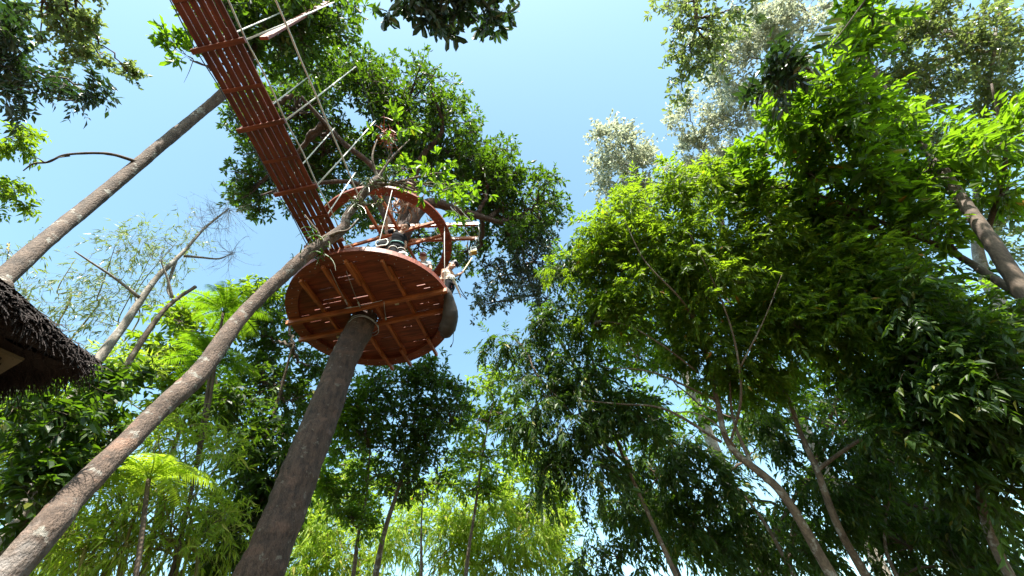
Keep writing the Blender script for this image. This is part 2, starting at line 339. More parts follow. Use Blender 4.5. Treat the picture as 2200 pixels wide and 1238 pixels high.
def crown(tree, nodes, blobs, style, ll, sp, mat, seed, bark='twig', limb=0.05, clump=9, bias=(0, 0, -0.1), spread=1.0, tl=None, name='crown', grow=1.0, twr=None, nolimb=False):
    """fill ellipses of the view (px, py, rx, ry, distance, half depth) with branches, twigs and leaves, in 3-D"""
    rng = np.random.default_rng(seed); lv = MB(); br = MB(); nodes = np.asarray(nodes, float); bias = np.asarray(bias)
    lv.add(nodes[:1] * 0 + nodes[0], np.zeros((0, 3), int)); TW = []; tws = []
    for (px, py, rx, ry, D, dD) in blobs:
        cen = Wd(px, py, D); n = max(6, int(PI * rx * ry / sp ** 2)); ns = max(2, int(n / clump))
        th = rng.uniform(0, 2 * PI, ns); rr = np.sqrt(rng.uniform(0, 1, ns)) * rng.uniform(0.75, 1.12, ns)
        sc = Wdv(px + rx * rr * np.cos(th), py + ry * rr * np.sin(th), D + dD * rng.uniform(-1, 1, ns))
        # limb from the nearest trunk node
        k = np.argmin(np.linalg.norm(nodes - cen, axis=1) + 0.15 * (nodes[:, 2] > cen[2] + 1) * 5); a = nodes[k]
        mid = (a + cen) / 2 + rng.normal(0, 0.06, 3) * np.linalg.norm(cen - a) + np.array([0, 0, -0.06]) * np.linalg.norm(cen - a)
        LP = spline([a, mid, cen], 10)
        LP[1:-1] += rng.normal(0, 0.012, (len(LP) - 2, 3)) * np.linalg.norm(cen - a)
        rl = limb * (0.7 + 0.3 * rng.random())
        if not nolimb: br.tube(LP, np.linspace(rl, rl * 0.4, len(LP)), 6)
        size = rpx(px, py, D, rx + ry)
        tlen = (tl or ll * 2.2)
        half = LP[len(LP) // 2:] if not nolimb else cen[None]
        for s in sc:
            j = np.argmin(np.linalg.norm(half - s, axis=1)); j = max(0, j - rng.integers(0, 3)); o = half[j]
            dist = np.linalg.norm(s - o)
            m2 = (o + s) / 2 + rng.normal(0, 0.1, 3) * dist + np.array([0, 0, 0.1]) * dist
            SP = spline([o, m2, s], 4)
            if dist > 1e-3: br.tube(SP, np.linspace(rl * 0.38, rl * 0.13, len(SP)), 4, cap=False)
            T = max(3, int(rng.poisson(clump)))
            d = unit(unit(s - o)[None] * 0.5 + rng.normal(0, 0.75, (T, 3)) + np.array([0, 0, 0.1]))
            L = tlen * rng.uniform(0.6, 1.5, T)[:, None] * spread
            st = SP[rng.integers(len(SP) // 2, len(SP), T)]
            e = st + d * L + bias * L; c = st + d * L * 0.5 + np.array([0, 0, 0.12]) * L
            TW.append(bez(st, c, e, 4)); 
    P = np.concatenate(TW); r0 = twr or max(0.003, rl * 0.09)
    twigtubes(br, P, r0, r0 * 0.35)
    foliage(P, style, ll, rng, lv, bias)
    b = part('branches', br, BK[bark], tree, True)
    if style != 'bare': part(name, lv, LM[mat], tree)
    return P

def trunk(tree, pts, r, bark, seed=1, k=20, rough=0.05, n=14, name='trunk', wob=0.0):
    rng = np.random.default_rng(seed); P = spline(pts, n); R = np.interp(np.linspace(0, 1, len(P)), np.linspace(0, 1, len(r)), r)
    if wob:
        ph = rng.uniform(0, 6, 4); s = np.arange(len(P)) / n
        P[:, 0] += wob * (np.sin(s * 2.1 + ph[0]) + 0.5 * np.sin(s * 4.7 + ph[1])); P[:, 1] += wob * (np.sin(s * 1.7 + ph[2]) + 0.5 * np.sin(s * 5.3 + ph[3]))
    mb = MB().tube(P, R, k, rough=rough, rng=rng)
    o = part(name, mb, BK[bark], tree, True); return P
def root_of(p1, p2):                                  # where a trunk seen at p1 (above it p2) meets the ground
    d = p1 - p2; h = d[:2] / max(0.3, abs(d[2])) * p1[2]; L = np.linalg.norm(h); m = 0.22 * p1[2]
    h = h * (m / L if L > m else 1); return np.array([p1[0] + h[0], p1[1] + h[1], -0.08])
def rebase(o, p): o.location = [float(x) for x in p]; BASE[o.name] = np.asarray(p, float)
def ground(p, dx=0, dy=0):
    return np.array([p[0] + dx, p[1] + dy, -0.05])

# ------------------------------------------------------------------ setting
g = MB(); n = 60; xs = np.sinh(np.linspace(-5, 5, n)) * 40
X, Y = np.meshgrid(xs, xs, indexing='ij'); Z = 0.12 * np.sin(X * 0.7) * np.cos(Y * 0.5) * np.exp(-(X ** 2 + Y ** 2) / 4000)
i, j = np.meshgrid(np.arange(n - 1), np.arange(n - 1), indexing='ij'); i = i.ravel(); j = j.ravel()
g.add(np.stack([X, Y, Z], 2).reshape(-1, 3), np.stack([i * n + j, (i + 1) * n + j, (i + 1) * n + j + 1, i * n + j + 1], 1))
GM = barkmat('forest_floor', (0.06, 0.035, 0.02), (0.12, 0.08, 0.045), (0.05, 0.08, 0.03), 0.55, 2.0, 0.5, 1.0)
tag(part('ground', g, GM, None, True), kind='structure')

# ------------------------------------------------------------------ the round platform
PC = np.array([-3.79, 7.54]); PR = 2.1
def axes(deg):
    a = rad(deg); return np.array([math.cos(a), math.sin(a), 0]), np.array([-math.sin(a), math.cos(a), 0])
UA, VA = axes(-1.6)
def DP(u, v, z, U=UA, V=VA): return np.array([PC[0], PC[1], z]) + U * u + V * v
def annulus(mb, r0, r1, z0, z1, nseg=10, m=0, per=10, off=0.2):
    for s in range(nseg):                              # ring sawn from curved boards, butted
        a = off + s * 2 * PI / nseg + np.linspace(0.002, 2 * PI / nseg - 0.002, per)
        c, q = np.cos(a), np.sin(a); dz = (s % 2) * 0.003
        V = np.stack([np.stack([PC[0] + r * c, PC[1] + r * q, np.full(per, z)], 1) for r, z in ((r0, z0 + dz), (r1, z0 + dz), (r1, z1), (r0, z1))], 1)
        f = [[i * 4 + k, i * 4 + (k + 1) % 4, i * 4 + 4 + (k + 1) % 4, i * 4 + 4 + k] for i in range(per - 1) for k in range(4)]
        f += [[3, 2, 1, 0], [(per - 1) * 4 + k for k in range(4)]]
        mb.add(V.reshape(-1, 3), f, m)
def bolts(mb, r0, r1, z, nseg, rng, m=1, off=0.2):
    for s in range(nseg):
        for da in (0.10, 0.27, -0.10, -0.27):
            a = off + s * 2 * PI / nseg + da
            for r in ((r0 + 0.06, r1 - 0.06) if abs(da) < 0.2 else ((r0 + r1) / 2,)):
                mb.ball((PC[0] + r * math.cos(a), PC[1] + r * math.sin(a), z), (0.014, 0.014, 0.01), m, 8, 5)
rng = np.random.default_rng(5)
pf = thing('platform', 'large round red-brown wooden platform fixed around the giant trunk', 'platform', DP(0, 0, 9.72))
rim = MB(); annulus(rim, 1.83, PR, 9.845, 9.955)
_o = part('rim', rim, WOOD, pf); rim = MB(); bolts(rim, 1.83, PR, 9.84, 10, rng, 0); part('bolts', rim, STEEL, _o)['kind'] = 'stuff'
dk = MB(); v = -PR + 0.02
while v < PR - 0.05:                                   # deck boards, with the odd open joint
    w = rng.uniform(0.115, 0.135); vm = v + w / 2
    hw = math.sqrt(max(0.0, (PR + 0.005) ** 2 - max(abs(v), abs(v + w)) ** 2))
    q_ = 0.35 ** 2 - (vm - 0.14) ** 2; q_ = math.sqrt(q_) if q_ > 0 else 0
    spans = [(-hw, hw)] if q_ == 0 else [(-hw, -0.29 - q_), (-0.29 + q_, hw)]
    for a, b in spans:
        u = a
        while u < b - 1e-6:
            L = rng.uniform(0.2, 0.55); e = min(b, u + L) if b - u - L > 0.1 else b
            g0 = 0.0015 if rng.random() > 0.16 else rng.uniform(0.012, 0.022)
            vv0, vv1 = v + 0.001, v + w - g0
            if vv1 > vv0 + 0.02:
                dz = rng.uniform(0, 0.002)
                dk.box(DP((u + e) / 2, (vv0 + vv1) / 2, 9.98 + dz), ((e - u) / 2, (vv1 - vv0) / 2, 0.018), np.array([UA, VA, [0, 0, 1]]))
            u = e
    v += w
# curved outer band closing the ends of the boards
annulus(dk, PR + 0.002, PR + 0.03, 9.850, 10.012, 10, 0, 10, 0.2 + PI / 10)
part('deck', dk, WOOD, pf)
for vv in (-0.40, 0.27):
    p, q = DP(-PR - 0.04, vv + 0.03, 9.78), DP(PR + 0.04, vv - 0.02, 9.78)
    part('main_beam', MB().beam(p, q, 0.085, 0.13), WOODX, pf)
UB, VB = axes(85.5)
for u0, a, b in ((-1.1, -1.45, 1.42), (-0.42, -1.78, 1.76), (0.22, -1.8, 1.8), (1.05, -1.48, 1.50)):
    p, q = DP(u0 - 0.08, a, 9.905), DP(u0 + 0.08, b, 9.905)
    part('joist', MB().beam(p, q, 0.085, 0.115), WOODL, pf)
for u0, a, b in ((1.16, 1.2, 1.98), (0.30, 1.45, 2.2), (-0.26, 1.5, 2.24), (-1.12, -1.62, -0.9), (-0.45, -1.88, -1.0), (0.12, -1.92, -1.15), (0.92, -1.72, -1.1)):
    p, q = DP(u0 - 0.02, a, 9.785), DP(u0 + 0.03, b, 9.785)
    part('joist_end', MB().beam(p, q, 0.075, 0.11), WOODL, pf)
col = MB()                                              # steel cable slings round the trunk
for zz, rr_ in ((9.66, 0.385), (9.58, 0.40)):
    a = np.linspace(0, 2 * PI, 40); col.tube(np.stack([-4.06 + rr_ * np.cos(a), 7.69 + rr_ * np.sin(a), zz + 0.05 * np.sin(a * 2 + zz * 9)], 1), 0.011, 5)
part('cable_sling', col, STEEL, pf, True)
for a, b in ((DP(-0.38, -0.62, 9.70), DP(-0.36, -1.75, 9.82)), (DP(-0.1, -0.5, 9.66), DP(-0.02, -1.6, 9.82)), (DP(0.35, 0.1, 9.66), DP(0.52, -0.52, 9.70)), (DP(-0.5, -0.55, 9.70), DP(0.5, -0.58, 9.70))):
    part('stay_wire', MB().tube([a, (a + b) / 2 - [0, 0, 0.03], b], 0.008, 5), STEEL, pf, True)
    tb = MB()
    for k in range(4): tb.ball(a + (b - a) * (0.06 + 0.035 * k), 0.024, 0, 8, 6)
    part('cable_clamp', tb, STEEL, pf, True)
part('junction_block', MB().box(DP(0.72, -0.20, 9.93), (0.05, 0.05, 0.03)), ROPE, pf)
part('junction_block', MB().box(DP(-1.2, 0.62, 9.94), (0.07, 0.035, 0.02)), ROPE, pf)

# ------------------------------------------------------------------ the ring above it
rg = thing('overhead_ring', 'red-brown wooden ring with spokes hung round the trunk above the platform', 'ring', DP(0, 0, 13))
b = MB(); annulus(b, 1.83, 2.12, 13.0, 13.09, 10, 0, 10, 0.05)
_o = part('rim', b, WOOD, rg); b = MB(); bolts(b, 1.83, 2.12, 12.995, 10, rng, 0, 0.05); part('bolts', b, STEEL, _o)['kind'] = 'stuff'
U2, V2 = axes(-6.5); U3, V3 = axes(82)
for p, q in ((DP(-1.95, -0.27, 13.15, U2, V2), DP(1.95, -0.27, 13.15, U2, V2)), (DP(-1.95, 0.27, 13.15, U2, V2), DP(1.95, 0.27, 13.15, U2, V2))):
    part('spoke', MB().beam(p, q, 0.075, 0.115), WOODX, rg)
for vv in (0.02, -0.56):
    p, q = DP(-1.93, vv, 13.27, U3, V3), DP(1.93, vv, 13.27, U3, V3)
    part('spoke', MB().beam(p, q, 0.075, 0.115), WOODL, rg)
h1a, h1b = DP(-0.35, -0.56, 13.39), DP(3.02, 0.11, 13.39)
h2a, h2b = DP(-0.1, 0.07, 13.39), DP(2.95, 0.66, 13.39)
for p, q in ((h1a, h1b), (h2a, h2b)): part('hoist_arm', MB().beam(p, q, 0.085, 0.13), WOODX, rg)
T1, T2 = Wz(940, 395, 15.3), Wz(968, 445, 14.6)
for p, q in ((h1b - [0.1, 0, 0], T1), (h2b - [0.25, 0, 0], T2), (h1b - [0.22, 0, 0], T2), (DP(1.1, -1.5, 13.1), Wz(868, 432, 15.0)), (DP(1.9, 0.7, 13.0), Wz(915, 462, 14.3))):
    part('stay_rope', MB().tube(spline([p, (p + q) / 2 - [0, 0, 0.03], q], 6), 0.013, 5), ROPE, rg, True)
tb = MB()
for k in range(9): tb.ball(h1b + [-0.12 - 0.05 * k, -0.02, 0.11 + 0.05 * k], (0.03, 0.02, 0.035), 0, 7, 5)
part('pulley_chain', tb, STEEL, rg, True)
part('pulley', MB().tube([h1b + [0.0, -0.05, -0.02], h1b + [0.0, 0.05, -0.02]], 0.06, 12), STEEL, rg)
part('pulley', MB().tube([h2b + [-0.06, -0.05, -0.05], h2b + [-0.06, 0.05, -0.05]], 0.07, 12), STEEL, rg)
p = h1b + [0.02, 0, -0.03]; part('hanging_strap', MB().tube([p, p + [0.03, 0.05, -0.3], h2b + [0.0, 0, 0.0]], 0.016, 5), ROPE, rg, True)
p = Wz(955, 487, 12.99); part('hanging_rope', MB().tube([p, p + [0, 0, -1.0], p + [0.02, 0, -2.9]], 0.010, 5), ROPE, rg, True)

# hoist box with its pole hook
hb = thing('hoist_box', 'small white box with black panel hanging under the two projecting arms', 'box', Wz(1018, 540, 12.62))
c = BASE[hb.name]; YB = plain('yellow_plastic', (0.55, 0.36, 0.03), 0.5); WH = plain('white_plastic', (0.75, 0.75, 0.73), 0.4, 0, 0.05); BLK = plain('black_plastic', (0.012, 0.012, 0.014), 0.4)
part('housing', MB().box(c + [0, 0, 0.04], (0.10, 0.09, 0.10)).box(c + [-0.12, 0.03, -0.02], (0.05, 0.06, 0.08)).box(c + [0.0, 0, 0.165], (0.05, 0.05, 0.03)), WH, hb)
part('panel', MB().box(c + [0.01, -0.094, 0.02], (0.065, 0.006, 0.065)), BLK, hb)
part('base_plate', MB().box(c + [-0.01, 0, -0.075], (0.105, 0.08, 0.015)), YB, hb)
part('hanger', MB().tube([c + [0, 0, 0.19], h2b + [-0.06, 0, -0.08]], 0.014, 6), STEEL, hb)

# ------------------------------------------------------------------ suspended bridge
BX0, BX1 = -4.47, -3.72; BY0, BY1 = -6.0, 5.62
bd = thing('suspension_bridge', 'narrow red slatted wooden bridge hung on white ropes leading overhead to the platform', 'bridge', (-4.1, 5.4, 10))
dk = MB(); npl = 6; pw = (BX1 - BX0) / npl
for k in range(npl):
    y = BY0 + rng.uniform(0, 1)
    while y < BY1 - 0.05:
        L = rng.uniform(1.1, 2.6); e = min(BY1, y + L)
        x = BX0 + (k + 0.5) * pw + rng.uniform(-0.006, 0.006); z = 10.03 + rng.uniform(-0.003, 0.003)
        dk.beam((x, y + 0.001, z), (x + rng.uniform(-0.004, 0.004), e - 0.001, z), pw - 0.022, 0.035, 0, 0.004); y = e
part('deck', dk, WOODY, bd)
YS = [5.18, 3.80, 2.44, 1.10, -0.26, -1.6, -2.95, -4.3, -5.6]
for i, y in enumerate(YS):
    part('cross_beam', MB().beam((BX0 - 0.09, y + 0.01, 9.975), (BX1 + 0.08, y - 0.03, 9.975), 0.085, 0.07), WOOD, bd)
for i in range(len(YS) - 1):
    y = (YS[i] + YS[i + 1]) / 2; part('batten', MB().beam((BX0 + 0.03, y, 10.0), (BX1 - 0.02, y, 10.0), 0.07, 0.02), WOOD, bd)
for side, x, dx in ((0, BX0 - 0.06, 0.55), (1, BX1 + 0.05, 0.80)):
    tops = []
    for i, y in enumerate(YS):
        if i == 0 and side: continue
        zt = 13.4 + 0.02 * (y - 2.4) ** 2; t = np.array([x + dx * (zt - 10) / 3.4, y, zt]); tops.append(t)
        part('hanger_rod', MB().tube([(x, y - 0.02, 9.98), (x * 0.6 + t[0] * 0.4, y, 9.98 * 0.6 + zt * 0.4), t], [0.017, 0.015, 0.012], 6), ROPE, bd, True)
    tops = [tops[0] + [0, 1.2, 0.2]] + tops
    part('main_cable', MB().tube(spline(tops[::-1], 4), 0.009, 5), CABLE, bd, True)
    R = []
    for y in YS[::-1] + [5.45]:
        R.append([x + 0.4 * dx, y, 11.28]); R.append([x + 0.4 * dx, y + 0.6, 11.25])
    R = R[:-3]
    if not side: R = R[:-6]
    part('handrail_rope', MB().tube(spline(R, 3), 0.019, 6), ROPE, bd, True)
    R = [[x + 0.02, y + o, 10.02 + (0.07 if o else 0)] for y in YS[::-1] for o in (0, 0.65)]
    part('edge_rope', MB().tube(spline(R[:-1] + [[x + 0.1, 5.55, 10.1]], 3), 0.015 if side else 0.010, 6), ROPE if side else CABLE, bd, True)
p0 = np.array([BX1 + 0.15, 1.17, 10.55]); p1 = Wy(708, 2, 1.2)
part('handrail_board', MB().beam(p0, p1, 0.05, 0.15), WOOD, bd)

# ------------------------------------------------------------------ the giant tree through the platform
gt = thing('giant_tree', 'huge dark tree whose trunk carries the round wooden platform', 'tree', (-5.4, 7.1, -0.05))
gp = [(-5.36, 7.1, -0.1), (-5.14, 7.2, 1.8), tuple(Wy(567, 1210, 7.4)), tuple(Wy(668, 955, 7.55)), tuple(Wy(742, 768, 7.65)), (-4.10, 7.68, 9.84), (-3.72, 7.75, 12.0), (-3.35, 7.75, 14.4), (-3.15, 7.7, 16.5), (-3.3, 7.4, 19.5)]
GT = trunk(gt, gp, [0.56, 0.40, 0.355, 0.345, 0.34, 0.335, 0.32, 0.30, 0.20, 0.12], 'giant', 3, 56, 0.07, 34)
lim = MB(); r_ = np.random.default_rng(8)
for pts, ra in (([GT[216], Wd(915, 440, 15.2), Wd(990, 455, 15.4), Wd(1080, 480, 15.6)], (0.26, 0.08)), ([GT[216], Wd(820, 385, 15.8), Wd(730, 300, 16.3), Wd(640, 200, 16.5)], (0.16, 0.05)),
                ([GT[232], Wd(900, 350, 16.5), Wd(950, 280, 17), Wd(930, 200, 17)], (0.14, 0.04)), ([GT[224], Wd(780, 400, 15.5), Wd(640, 400, 15.5), Wd(560, 420, 15.2)], (0.12, 0.03))):
    S = spline(pts, 10); lim.tube(S, np.linspace(ra[0], ra[1], len(S)), 14, rough=0.10, rng=r_)
part('limbs', lim, BK['giant'], gt, True)
bur = MB(); r_ = np.random.default_rng(4)
for k in range(80):
    a = Wd(874 + r_.normal(0, 15), 432 + r_.normal(0, 11), 13.8 + r_.normal(0, 0.1)); b = a + r_.normal(0, 0.22, 3)
    bur.tube(spline([a, (a + b) / 2 + r_.normal(0, 0.1, 3), b], 4), np.linspace(0.035, 0.012, 9), 5)
part('aerial_roots', bur, plain('root_bark', (0.36, 0.25, 0.19), 0.9, 0, 0.3, 6), gt, True)
nodes = np.concatenate([GT[185:], lim.v[0][::14], lim.v[3][::14]])
crown(gt, nodes, [(760, 160, 120, 70, 19.5, 2), (880, 205, 120, 75, 19, 2), (940, 330, 150, 95, 18, 2), (1065, 400, 100, 75, 17.5, 1.5), (1160, 430, 55, 65, 17, 1), (1090, 470, 90, 70, 17, 1.5),
    (1050, 370, 80, 60, 17, 1.5), (640, 235, 130, 95, 19.8, 1.5), (540, 250, 70, 80, 19.8, 1), (610, 380, 120, 80, 19.5, 1.8), (540, 405, 60, 65, 19, 1), (700, 330, 120, 80, 19.5, 1.5), (820, 330, 120, 80, 19.5, 1.5),
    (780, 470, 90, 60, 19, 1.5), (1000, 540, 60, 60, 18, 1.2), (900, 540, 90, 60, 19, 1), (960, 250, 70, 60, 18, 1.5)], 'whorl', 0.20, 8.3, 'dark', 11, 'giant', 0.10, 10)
c2 = thing('dark_forest_tree', 'dark tree with dull hanging foliage at the right of the platform against the sky', 'tree', ground((3.2, 16.5)))
_a = Wd(1330, 960, 18.5); _r = root_of(_a, Wd(1110, 640, 19)); rebase(c2, _r)
TP = trunk(c2, [_r, _a, Wd(1160, 660, 19), Wd(1120, 520, 19.5)], [0.12, 0.09, 0.06, 0.04], 'twig', 5, wob=0.05)
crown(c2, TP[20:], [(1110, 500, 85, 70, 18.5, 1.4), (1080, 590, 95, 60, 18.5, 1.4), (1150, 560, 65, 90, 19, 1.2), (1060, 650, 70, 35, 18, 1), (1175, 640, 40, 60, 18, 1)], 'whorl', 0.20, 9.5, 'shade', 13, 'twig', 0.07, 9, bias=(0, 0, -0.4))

# ------------------------------------------------------------------ leaning trunks on the left
lt = thing('leaning_tree', 'brown mottled leaning trunk crossing in front of the platform from the lower left corner', 'tree', (-3.45, 2.2, -0.05))
_w = lambda px, py, D, w: (Wd(px, py, D), rpx(px, py, D, w))
q = [_w(42, 1205, 4.0, 92), _w(145, 1080, 4.4, 76), _w(262, 962, 4.9, 58), _w(350, 875, 5.4, 54), _w(432, 797, 5.9, 52), _w(505, 697, 6.5, 40), _w(560, 637, 6.9, 36), _w(610, 592, 7.2, 34), _w(660, 547, 7.5, 33), _w(705, 515, 7.7, 30), _w(738, 490, 7.9, 25), _w(745, 465, 8.0, 20), _w(765, 440, 8.2, 20), _w(790, 405, 8.4, 22), _w(812, 385, 8.6, 20)]
b0 = q[0][0]; bx = np.array([b0[0] - 0.35, b0[1] - 0.25, -0.1])
lt.location = bx; BASE[lt.name] = bx
_m = BK['smooth']; N, L = _m.node_tree.nodes, _m.node_tree.links; _b = N['Principled BSDF']; _src = _b.inputs['Base Color'].links[0].from_socket
_tc = N.new('ShaderNodeTexCoord'); _sp = N.new('ShaderNodeSeparateXYZ'); L.new(_tc.outputs['Object'], _sp.inputs[0]); _nz = N.new('ShaderNodeTexNoise'); _nz.inputs['Scale'].default_value = 5; _nz.inputs['Detail'].default_value = 6
L.new(_tc.outputs['Object'], _nz.inputs['Vector']); _ma = N.new('ShaderNodeMath'); _ma.operation = 'MULTIPLY_ADD'; L.new(_nz.outputs[0], _ma.inputs[0]); _ma.inputs[1].default_value = 1.6; L.new(_sp.outputs[2], _ma.inputs[2])
_mr = N.new('ShaderNodeMapRange'); _mr.inputs[1].default_value = 3.0; _mr.inputs[2].default_value = 3.7; _mr.inputs[3].default_value = 0.75; _mr.inputs[4].default_value = 0; L.new(_ma.outputs[0], _mr.inputs[0])
_mx = N.new('ShaderNodeMix'); _mx.data_type = 'RGBA'; L.new(_mr.outputs[0], _mx.inputs[0]); L.new(_src, _mx.inputs[6]); _mx.inputs[7].default_value = (0.40, 0.39, 0.38, 1); L.new(_mx.outputs[2], _b.inputs['Base Color'])
LTP = trunk(lt, [bx, (b0 + bx) / 2 + [-0.05, 0, 0.1]] + [a for a, _ in q], [q[0][1], q[0][1] * 0.85] + [r * f for (_, r), f in zip(q, np.interp(range(len(q)), [0, 6, len(q)], [0.74, 0.80, 0.9]))], 'smooth', 4, 28, 0.07, 12)
r_ = np.random.default_rng(3); br = MB()
for pts in ([(690, 520, 7.7), (683, 500, 7.75), (668, 480, 7.8), (655, 462, 7.9)], [(700, 512, 7.7), (725, 500, 7.6), (748, 494, 7.6), (770, 470, 7.8)], [(812, 385, 8.6), (830, 355, 8.8), (850, 330, 9.0), (880, 300, 9.4)],
            [(800, 395, 8.5), (850, 398, 8.4), (900, 412, 8.4), (960, 408, 8.5)], [(770, 436, 8.2), (800, 440, 8.2), (830, 430, 8.3)], [(812, 385, 8.6), (800, 340, 8.8), (810, 300, 9.2)], [(790, 405, 8.4), (860, 390, 8.6), (920, 375, 8.8), (965, 370, 9)]):
    part('limb', MB().tube(spline([Wd(*p) for p in pts], 8), np.linspace(0.035, 0.010, (len(pts) - 1) * 8 + 1), 6, rough=0.1, rng=r_), BK['thin'], lt, True)
crown(lt, LTP[-30:], [(850, 300, 45, 40, 9.2, 0.5), (930, 400, 60, 35, 8.6, 0.5), (980, 440, 45, 30, 8.6, 0.4), (890, 360, 50, 40, 9, 0.5), (1010, 400, 40, 50, 9, 0.5)], 'bigwhorl', 0.14, 17, 'mid', 21, 'thin', 0.02, 7)
ep = thing('epiphyte_cluster', 'clump of thin drooping orchid leaves growing on the bent upper end of the leaning trunk', 'plant', Wd(795, 398, 8.3))
ep2 = thing('epiphyte_cluster', 'small tuft of strap leaves with pale roots on the leaning trunk beside the bridge end', 'plant', Wd(690, 530, 7.6))
for e_, cc, n_, sd in ((ep, [(795, 395, 8.3), (830, 385, 8.4), (770, 435, 8.1), (850, 375, 8.5), (815, 430, 8.2)], 90, 1), (ep2, [(690, 520, 7.55), (684, 548, 7.5), (675, 505, 7.6), (640, 560, 7.4)], 34, 2)):
    r_ = np.random.default_rng(sd); mb = MB(); cs = np.array([Wd(*c) for c in cc]); B = cs[r_.integers(0, len(cs), n_)] + r_.normal(0, 0.05, (n_, 3))
    d = unit(r_.normal(0, 1, (n_, 3)) + [0, -0.3, 0.2]); L = r_.uniform(0.12, 0.34, n_)[:, None]
    P = bez(B, B + d * L * 0.7 + [0, 0, 0.05], B + d * L * 0.9 + np.array([0, 0, -0.6]) * L, 5); twigtubes(mb, P, 0.012, 0.002, 4)
    part('strap_leaves', mb, LM['mid' if sd == 2 else 'olive'], e_)
rb = thing('orange_bromeliad', 'small orange-red tuft growing among dark leaves above the ring', 'plant', Wd(835, 290, 9.3))
r_ = np.random.default_rng(9); mb = MB(); n_ = 42; B = Wd(835, 290, 9.3) + r_.normal(0, 0.09, (n_, 3)); d = unit(r_.normal(0, 1, (n_, 3)) + [-0.2, 0, 0.2]); L = r_.uniform(0.15, 0.38, n_)[:, None]
twigtubes(mb, bez(B, B + d * L * 0.6, B + d * L + np.array([0, 0, -0.3]) * L, 5), 0.011, 0.003, 4)
part('leaves', mb, plain('orange_leaf', (0.35, 0.07, 0.02), 0.5), rb)

tt = thing('tall_bare_tree', 'tall bare mottled trunk rising from the left edge and passing behind the bridge', 'tree', (-6, 1.5, -0.05))
q = [_w(-60, 660, 6.5, 72), _w(0, 605, 7.0, 62), _w(100, 515, 7.8, 50), _w(180, 450, 8.6, 43), _w(260, 384, 9.4, 38), _w(330, 325, 10.1, 34), _w(385, 280, 10.7, 31), _w(430, 243, 11.3, 28), _w(488, 193, 12.0, 30), _w(520, 150, 12.6, 26), _w(548, 105, 13.2, 22), _w(575, 45, 13.8, 18), _w(590, -20, 14.3, 14)]
b0 = q[0][0]; bx = np.array([b0[0] - 0.9, b0[1] - 0.2, -0.1]); tt.location = bx; BASE[tt.name] = bx
TTP = trunk(tt, [bx, bx * 0.5 + b0 * 0.5 + [-0.1, 0, 0]] + [a for a, _ in q], [q[0][1], q[0][1] * 0.85] + [r * f for (_, r), f in zip(q, np.interp(range(len(q)), [0, len(q)], [0.60, 0.76]))], 'tall', 6, 26, 0.05, 12)
br = MB(); r_ = np.random.default_rng(12)
for pts, ra in (([(292, 347, 9.7), (245, 333, 9.6), (205, 329, 9.6), (140, 333, 9.6), (105, 348, 9.6), (72, 352, 9.7), (50, 367, 9.8)], 0.028), ([(150, 335, 9.6), (120, 340, 9.55), (95, 350, 9.6)], 0.012), ([(95, 349, 9.6), (80, 340, 9.6), (65, 342, 9.6)], 0.01),
                ([(475, 152, 12.2), (450, 143, 12.1), (430, 138, 12.1), (408, 129, 12)], 0.03), ([(414, 133, 12), (406, 155, 12), (395, 178, 12)], 0.008), ([(400, 0, 12), (450, 40, 12.4), (520, 90, 13), (548, 105, 13.2)], 0.05)):
    S = spline([Wd(*p) for p in pts], 8); part('dead_branch', MB().tube(S, np.linspace(ra, ra * 0.3, len(S)), 6, rough=0.12, rng=r_), BK['twig'], tt, True)
crown(tt, TTP[-40:], [(580, 60, 110, 75, 13.5, 1.5), (680, 70, 95, 60, 14, 1.5), (720, 20, 70, 45, 14, 1.2), (490, 60, 45, 60, 13, 1), (650, 150, 80, 45, 14.5, 1), (560, -30, 150, 50, 13.5, 1.5)], 'whorl', 0.18, 10, 'dark', 22, 'twig', 0.07, 9)
crown(tt, TTP[-40:], [(375, 100, 34, 30, 12.3, 0.4), (430, 90, 24, 30, 12.3, 0.4), (410, 20, 22, 20, 12, 0.4)], 'bigwhorl', 0.19, 12, 'mid', 23, 'twig', 0.03, 6, name='side_crown', tl=0.22)

# ------------------------------------------------------------------ trees whose trunks stand outside the view
oh = thing('overhanging_tree', 'dark large-leaved branch hanging into the very top of the picture right of the bridge', 'tree', ground((1.5, -3)))
OP = trunk(oh, [ground((1.5, -3)), (1.2, -2.7, 4), (0.6, -1.6, 8), Wd(930, -260, 9.5), Wd(935, -90, 9)], [0.25, 0.22, 0.16, 0.10, 0.05], 'thin', 2, 16)
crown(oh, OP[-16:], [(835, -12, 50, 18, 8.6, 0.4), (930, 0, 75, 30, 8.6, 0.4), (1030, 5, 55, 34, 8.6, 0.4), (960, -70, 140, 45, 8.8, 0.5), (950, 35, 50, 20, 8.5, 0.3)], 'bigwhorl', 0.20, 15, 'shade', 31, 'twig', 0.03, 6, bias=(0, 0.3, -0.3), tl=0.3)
la = thing('left_dark_tree', 'dark blue-green leafy boughs reaching in at the upper left corner', 'tree', ground((-11, 3)))
LP = trunk(la, [ground((-11, 3)), (-11, 3.2, 5), Wd(-160, 260, 12.5), Wd(-60, 150, 12.5), Wd(-40, 40, 13)], [0.3, 0.28, 0.2, 0.14, 0.08], 'thin', 2, 16)
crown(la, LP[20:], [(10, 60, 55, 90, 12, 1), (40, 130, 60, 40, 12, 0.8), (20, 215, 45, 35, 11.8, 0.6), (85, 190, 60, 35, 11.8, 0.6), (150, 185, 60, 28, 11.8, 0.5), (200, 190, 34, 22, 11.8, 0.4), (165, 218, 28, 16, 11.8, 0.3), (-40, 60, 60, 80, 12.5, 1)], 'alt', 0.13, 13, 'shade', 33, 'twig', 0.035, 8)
lb = thing('left_pale_tree', 'fine pale grey-green feathery boughs over the blue sky at upper left', 'tree', ground((-9, -2)))
